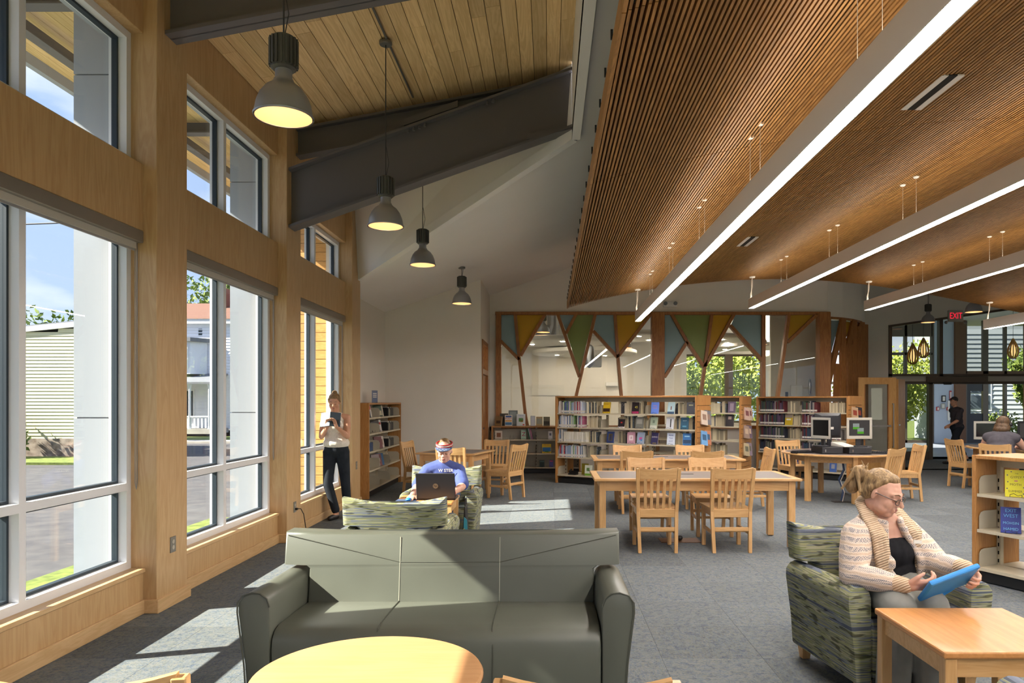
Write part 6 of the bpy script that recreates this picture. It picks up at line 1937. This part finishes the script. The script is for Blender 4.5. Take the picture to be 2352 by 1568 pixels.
for q, s in (('r', -1), ('l', 1)):
    sh, el, wr = Vector(J['sh_' + q]), Vector(J['el_' + q]), Vector(J['wr_' + q])
    cu = el.lerp(wr, .80)
    limb(m, [ch.lerp(nk, .7).lerp(sh, .5), sh, sh.lerp(el, .5), el, el.lerp(wr, .45), cu], [.085, .084, .084, .070, .064, .047])
card = wear(W1, 'cardigan', 'cardigan_knit', m, .0075, 5)
for q in ('r', 'l'):
    el, wr = Vector(J['el_' + q]), Vector(J['wr_' + q])
    m = MB(); m.cap(el.lerp(wr, .80), el.lerp(wr, .98), .046, .040); wear(W1, 'cuff', 'cardigan_rib', m, .006, 3, card)
for s in (-1, 1):                                # ribbed shawl collar
    m = MB()
    path = [nk - fw * .085 + up * .050 + ax * .0 * s, nk - fw * .045 + ax * .062 * s + up * .045, nk + fw * .02 + ax * .092 * s + up * .005, ch + fw * .125 + ax * .115 * s + up * .085, ch + fw * .155 + ax * .125 * s - up * .03, pe.lerp(ch, .45) + fw * .165 + ax * .118 * s]
    for a, b in zip(path, path[1:]):
        for t in (-1, 0, 1, 2):
            o = ax * s * .022 * t - fw * .010 * abs(t)
            m.cap(a + o, b + o, .016, .016, 8)
    wear(W1, 'collar', 'cardigan_rib', m, .006, 3, card)
trousers(W1, J, 'grey_trousers', (.105, .085, .082), .05, 1.12, .008)
shoes(W1, J, 'shoe_black')
m = rel(W1, MB().cbox(ch + fw * .185 + ax * .062 + up * .065, (.055, .004, .018), (0, .12, .35)))
m.build('name_badge', 'paper_white', W1)
# tablet in a blue foam case
TBC = V(1.945, 3.505, .668)
n_ = V(-.31, .62, .73).normalized()
u1 = V(.88, .12, .30); u1 = (u1 - n_ * u1.dot(n_)).normalized()
u2 = n_.cross(u1).normalized()
tb = thing('tablet', 'tablet in a thick blue foam case held by the woman in glasses', 'tablet', TBC)
tb.rotation_mode = 'QUATERNION'
tb.rotation_quaternion = Matrix((u1, u2, n_)).transposed().to_quaternion()
MB().box(-.135, .135, -.10, .10, -.014, .012).build('foam_case', 'tablet_blue', tb, bevel=.010, seg=2)
MB().box(-.105, .105, -.075, .075, .012, .0135).build('screen', 'tablet_screen', tb)
hm = MB()
for a in range(7): 
    t0, t1 = a / 7, (a + 1) / 7
    P0 = lambda t: V(-.06 + .12 * t, .10 + .05 * math.sin(PI * t), -.002)
    hm.cap(P0(t0), P0(t1), .014)
remesh(hm, 'carry_handle', 'tablet_blue', tb, .006, 3)
for xx in (-.09, -.03, .03, .09): MB().box(xx - .012, xx + .012, .098, .104, -.006, .006).build('grip_notch', 'jeans', tb)

# ---------------- standing reader by the window
SB = (-2.82, 9.52, 0)
J = dict(pelvis=(-2.835, 9.56, .93), chest=(-2.85, 9.58, 1.22), neck=(-2.855, 9.56, 1.40), sh_r=(-3.00, 9.57, 1.335), sh_l=(-2.695, 9.57, 1.335),
         el_r=(-3.005, 9.47, 1.09), wr_r=(-2.895, 9.335, 1.215), el_l=(-2.665, 9.47, 1.09), wr_l=(-2.775, 9.335, 1.235),
         hip_r=(-2.92, 9.56, .88), hip_l=(-2.755, 9.56, .88), kn_r=(-2.915, 9.45, .47), kn_l=(-2.715, 9.56, .47), an_r=(-2.80, 9.44, .09), an_l=(-2.70, 9.62, .09), toe_r=(-2.85, 9.32, .035), toe_l=(-2.69, 9.49, .035),
         hand_r=((.25, -.15, .95), (.3, -.9, .2), .7, .8), hand_l=((-.35, -.15, .92), (-.4, -.85, .2), .8, .8))
hd = Head((-2.855, 9.535, 1.545), (.10, -.94, -.30), .98)
W2, body, (ax, fw, up) = person('woman with tied-up hair standing by the far window, reading a book', SB, J, hd, .92, 'skin_warm', .0065)
hd.c = hd.c - Vector(SB)
hd.face(body, look_down=True)
m = MB(); h = hd
h.e(m, (0, -.026, .040), (.079, .088, .080)); h.e(m, (0, .02, .076), (.060, .05, .034)); h.e(m, (0, -.06, -.005), (.068, .055, .07)); h.e(m, (0, -.06, .115), (.036, .036, .03))
for q in (-1, 1): h.cap(m, (q * .062, .03, .05), (q * .072, -.01, .0), .016, .014)
remesh(m, 'hair', 'hair_tied', W2, .007, 3)
m = MB(); torso(m, J, .88, .012, 1.12, 1.0, .5)
pe = Vector(J['pelvis']); ch = Vector(J['chest'])
m.ball(pe + V(0, 0, .07), (.178, .145, .10)); m.ball(ch + fw * .06, (.13, .09, .11)); 
for q in (-1, 1): m.ball(ch + V(q * .07, -.10, .02), .065)
blo = wear(W2, 'blouse', 'cream_lace', m, .009)
trousers(W2, J, 'navy_trousers', (.088, .064, .055), .10, .92, .009)
shoes(W2, J, 'shoe_black')
bk = thing('open_book', 'grey-blue paperback held open by the standing reader', 'book', (-2.845, 9.285, 1.24), 0)
bk.rotation_euler = (-.35, 0, .1)
for s, c_ in ((-1, '#44525F'), (1, '#38454F')):
    mb = MB().hexa([(0, 0, 0), (s * .125, .05, 0), (s * .125, .062, 0), (0, .02, 0)], [(0, 0, .19), (s * .125, .05, .19), (s * .125, .062, .19), (0, .02, .19)])
    o = mb.build('cover', 'tinted', bk); o.color = srgb(c_)
    MB().hexa([(0, .012, .004), (s * .12, .062, .004), (s * .12, .074, .004), (0, .03, .004)], [(0, .012, .186), (s * .12, .062, .186), (s * .12, .074, .186), (0, .03, .186)]).build('pages', 'paper_white', bk)
MB().hexa([(.02, .004, .03), (.11, .04, .03), (.11, .042, .03), (.02, .006, .03)], [(.02, .004, .09), (.11, .04, .09), (.11, .042, .09), (.02, .006, .09)]).build('cover_art', 'ink', bk)

# ---------------- laptop user in a visor
LBS = (-1.17, 7.92, .44)
J = dict(pelvis=(-1.18, 7.98, .55), chest=(-1.165, 7.86, .74), neck=(-1.15, 7.80, .885), sh_r=(-1.325, 7.81, .80), sh_l=(-.985, 7.81, .80),
         el_r=(-1.40, 7.60, .65), wr_r=(-1.375, 7.19, .605), el_l=(-.915, 7.60, .66), wr_l=(-.985, 7.28, .62),
         hip_r=(-1.26, 7.96, .53), hip_l=(-1.08, 7.96, .53), kn_r=(-1.30, 7.52, .46), kn_l=(-1.04, 7.52, .46), an_r=(-1.30, 7.50, .09), an_l=(-1.04, 7.50, .09), toe_r=(-1.31, 7.38, .04), toe_l=(-1.03, 7.38, .04),
         hand_r=((0, -1, -.05), (0, 0, -1), .5, .5), hand_l=((-.5, -.85, 0), (0, 0, -1), .5, .5))
hd = Head((-1.135, 7.765, 1.015), (.02, -.97, -.22), 1.03)
W3, body, (ax, fw, up) = person('person in a striped sun visor and blue T-shirt working at the laptop', LBS, J, hd, 1.05, 'skin_fair', .0065, 1.1)
hd.c = hd.c - Vector(LBS)
hd.face(body, look_down=True)
m = MB(); h = hd
h.e(m, (0, -.024, .036), (.077, .088, .080)); h.e(m, (0, -.05, -.02), (.070, .052, .06)); h.e(m, (0, -.04, .10), (.05, .05, .03))
remesh(m, 'hair', 'hair_tied', W3, .007, 3)
m = MB(); torso(m, J, 1.05, .012, 1.16)
for q in ('r', 'l'):
    sh, el = Vector(J['sh_' + q]), Vector(J['el_' + q])
    limb(m, [sh, sh.lerp(el, .45), sh.lerp(el, .88)], [.070, .070, .072])
for q in (-1, 1): m.ball(Vector(J['chest']) + ax * .08 * q + fw * .095, .07)
tee = wear(W3, 'shirt', 'blue_tee', m, .009)
text('W STER', .045, W3, tuple(Vector(J['chest']) + V(.06, -.205, .075) - Vector(LBS)), (PI / 2 - .25, 0, .12), 'paper_white', depth=.002)
J3 = dict(J)
trousers(W3, J, 'jeans', (.09, .07, .06), .05, 1.05, .009)
shoes(W3, J, 'shoe_black')
vz = MB()
for zz, mt in ((.060, 'red'), (.072, 'paper_white'), (.084, 'red')):
    m = MB(); m.tube([h.p(.081 * math.sin(a), -.012 + .098 * math.cos(a), zz) * 1.0 for a in [2 * PI * i / 24 for i in range(25)]], .0075, 6, cap=False); m.build('visor_band', mt, W3)
m = MB()
row = []
for i in range(13):
    a = -1.25 + 2.5 * i / 12
    row.append((h.p(.079 * math.sin(a), -.012 + .098 * math.cos(a), .056), h.p(.092 * math.sin(a), -.005 + .160 * math.cos(a), .040)))
for (a, b), (c, d) in zip(row, row[1:]):
    m.hexa([a, b, d, c], [q + h.u * .005 for q in (a, b, d, c)])
vb = m.build('visor_brim', 'jeans', W3)
for i, (a, t) in enumerate(((-.8, .5), (-.4, .7), (0, .45), (.4, .7), (.8, .5), (0.2, .85), (-.2, .85))):
    p0 = h.p(.079 * math.sin(a), -.012 + .098 * math.cos(a), .056).lerp(h.p(.092 * math.sin(a), -.005 + .160 * math.cos(a), .040), t) + h.u * .006
    MB().ball(p0, (.007, .007, .002), 8, 5).build('star_spot', 'paper_white', vb)
m = MB(); m.tube([V(*J['wr_l']) + (V(1, 0, .2) * math.cos(a) + V(0, .2, 1) * math.sin(a)).normalized() * .033 - Vector(LBS) for a in [2 * PI * i / 12 for i in range(13)]], .005, 6)
plain('coral', '#C8583A', .6); m.build('wristband', 'coral', W3)

# ---------------- person with headphones at the far table, seen from behind
HBS = (7.33, 11.72, .45)
f_ = V(.69, .72, 0); r_ = V(.72, -.69, 0)
B_ = V(7.33, 11.72, 0)
def q_(r, f, z): return tuple(B_ + r_ * r + f_ * f + V(0, 0, z))
J = dict(pelvis=q_(0, 0, .58), chest=q_(0, .14, .86), neck=q_(0, .24, 1.02), sh_r=q_(.19, .18, .955), sh_l=q_(-.19, .18, .955),
         el_r=q_(.29, .34, .80), wr_r=q_(.16, .60, .78), el_l=q_(-.30, .34, .79), wr_l=q_(-.16, .60, .78),
         hip_r=q_(.09, .02, .54), hip_l=q_(-.09, .02, .54), kn_r=q_(.13, .44, .53), kn_l=q_(-.13, .44, .53), an_r=q_(.13, .36, .09), an_l=q_(-.13, .36, .09), toe_r=q_(.13, .48, .04), toe_l=q_(-.14, .48, .04),
         hand_r=((-.3, 1, 0), (0, 0, -1), .4, .5), hand_l=((.9, .5, 0), (0, 0, -1), .4, .5))
hd = Head(q_(.01, .30, 1.18), (.82, .50, -.18), 1.05)
W4, body, (ax, fw, up) = person('person with headphones and brown hair seen from behind at the far computer table', HBS, J, hd, 1.2, 'skin_fair', .010, 1.15, armk=1.1)
hd.c = hd.c - Vector(HBS)
m = MB(); h = hd
h.e(m, (0, -.03, .03), (.098, .105, .095)); h.e(m, (0, -.06, -.05), (.10, .075, .085)); h.e(m, (0, -.075, -.10), (.115, .07, .06)); h.e(m, (0, -.05, -.06), (.118, .08, .08))
for i in range(14):
    rg = random.Random(90 + i); a = rg.uniform(-1.9, 1.9)
    p0 = h.p(.10 * math.sin(a), -.05 - .06 * math.cos(a), -.08); m.cap(p0, p0 + V(rg.uniform(-.04, .04), rg.uniform(-.04, .04), -.07), .02, .006)
for q in (-1, 1): h.cap(m, (q * .075, .01, .03), (q * .088, -.03, -.10), .032, .028)
remesh(m, 'hair', 'hair_brown', W4, .009, 3)
m = MB(); m.tube([h.p(.10 * math.cos(a), -.01, .01 + .125 * math.sin(a)) for a in [PI * i / 12 for i in range(13)]], .008, 6)
for q in (-1, 1): m.ball(h.p(q * .105, -.005, -.01), (.03, .035, .035), 10, 7)
m.build('headphones', 'black_plastic', W4)
m = MB(); torso(m, J, 1.2, .016, 1.22); wear(W4, 'top', 'charcoal_tee', m, .012)
trousers(W4, J, 'jeans', (.11, .085, .07), .05, 1.2, .012)
shoes(W4, J, 'shoe_black', .01)

# ---------------- person walking in at the entrance
WBS = (10.15, 17.9, 0)
J = dict(pelvis=(10.15, 17.9, .92), chest=(10.13, 17.88, 1.2), neck=(10.10, 17.87, 1.40), sh_r=(10.13, 17.70, 1.33), sh_l=(10.11, 18.05, 1.33),
         el_r=(10.02, 17.64, 1.08), wr_r=(9.82, 17.62, .98), el_l=(10.30, 18.08, 1.10), wr_l=(10.28, 18.08, .88),
         hip_r=(10.15, 17.81, .88), hip_l=(10.15, 17.99, .88), kn_r=(9.98, 17.80, .48), kn_l=(10.22, 18.0, .47), an_r=(9.90, 17.80, .09), an_l=(10.46, 18.0, .14), toe_r=(9.77, 17.80, .04), toe_l=(10.34, 18.0, .05),
         hand_r=((-.8, 0, -.5), (0, .9, -.2), .5, .6), hand_l=((0, 0, -1), (-1, 0, 0), .5, .6))
hd = Head((10.06, 17.87, 1.555), (-.95, -.2, -.12), 1.0)
W5, body, _ = person('person in dark clothes and a dark cap walking past the entrance doors', WBS, J, hd, 1.0, 'skin_warm', .010)
hd.c = hd.c - Vector(WBS)
hd.face(body)
m = MB(); h = hd
h.e(m, (0, -.02, .045), (.080, .092, .078)); h.cap(m, (0, .07, .055), (0, .13, .05), .022, .014); remesh(m, 'cap', 'ink', W5, .009, 3)
m = MB(); torso(m, J, 1.0, .014, 1.1)
for q in ('r', 'l'): limb(m, [Vector(J['sh_' + q]), Vector(J['sh_' + q]).lerp(Vector(J['el_' + q]), .8)], [.066, .066])
wear(W5, 'shirt', 'dark_tee', m, .011)
trousers(W5, J, 'navy_trousers', (.09, .07, .06), .3, 1.0, .011)
shoes(W5, J, 'shoe_black', .01)
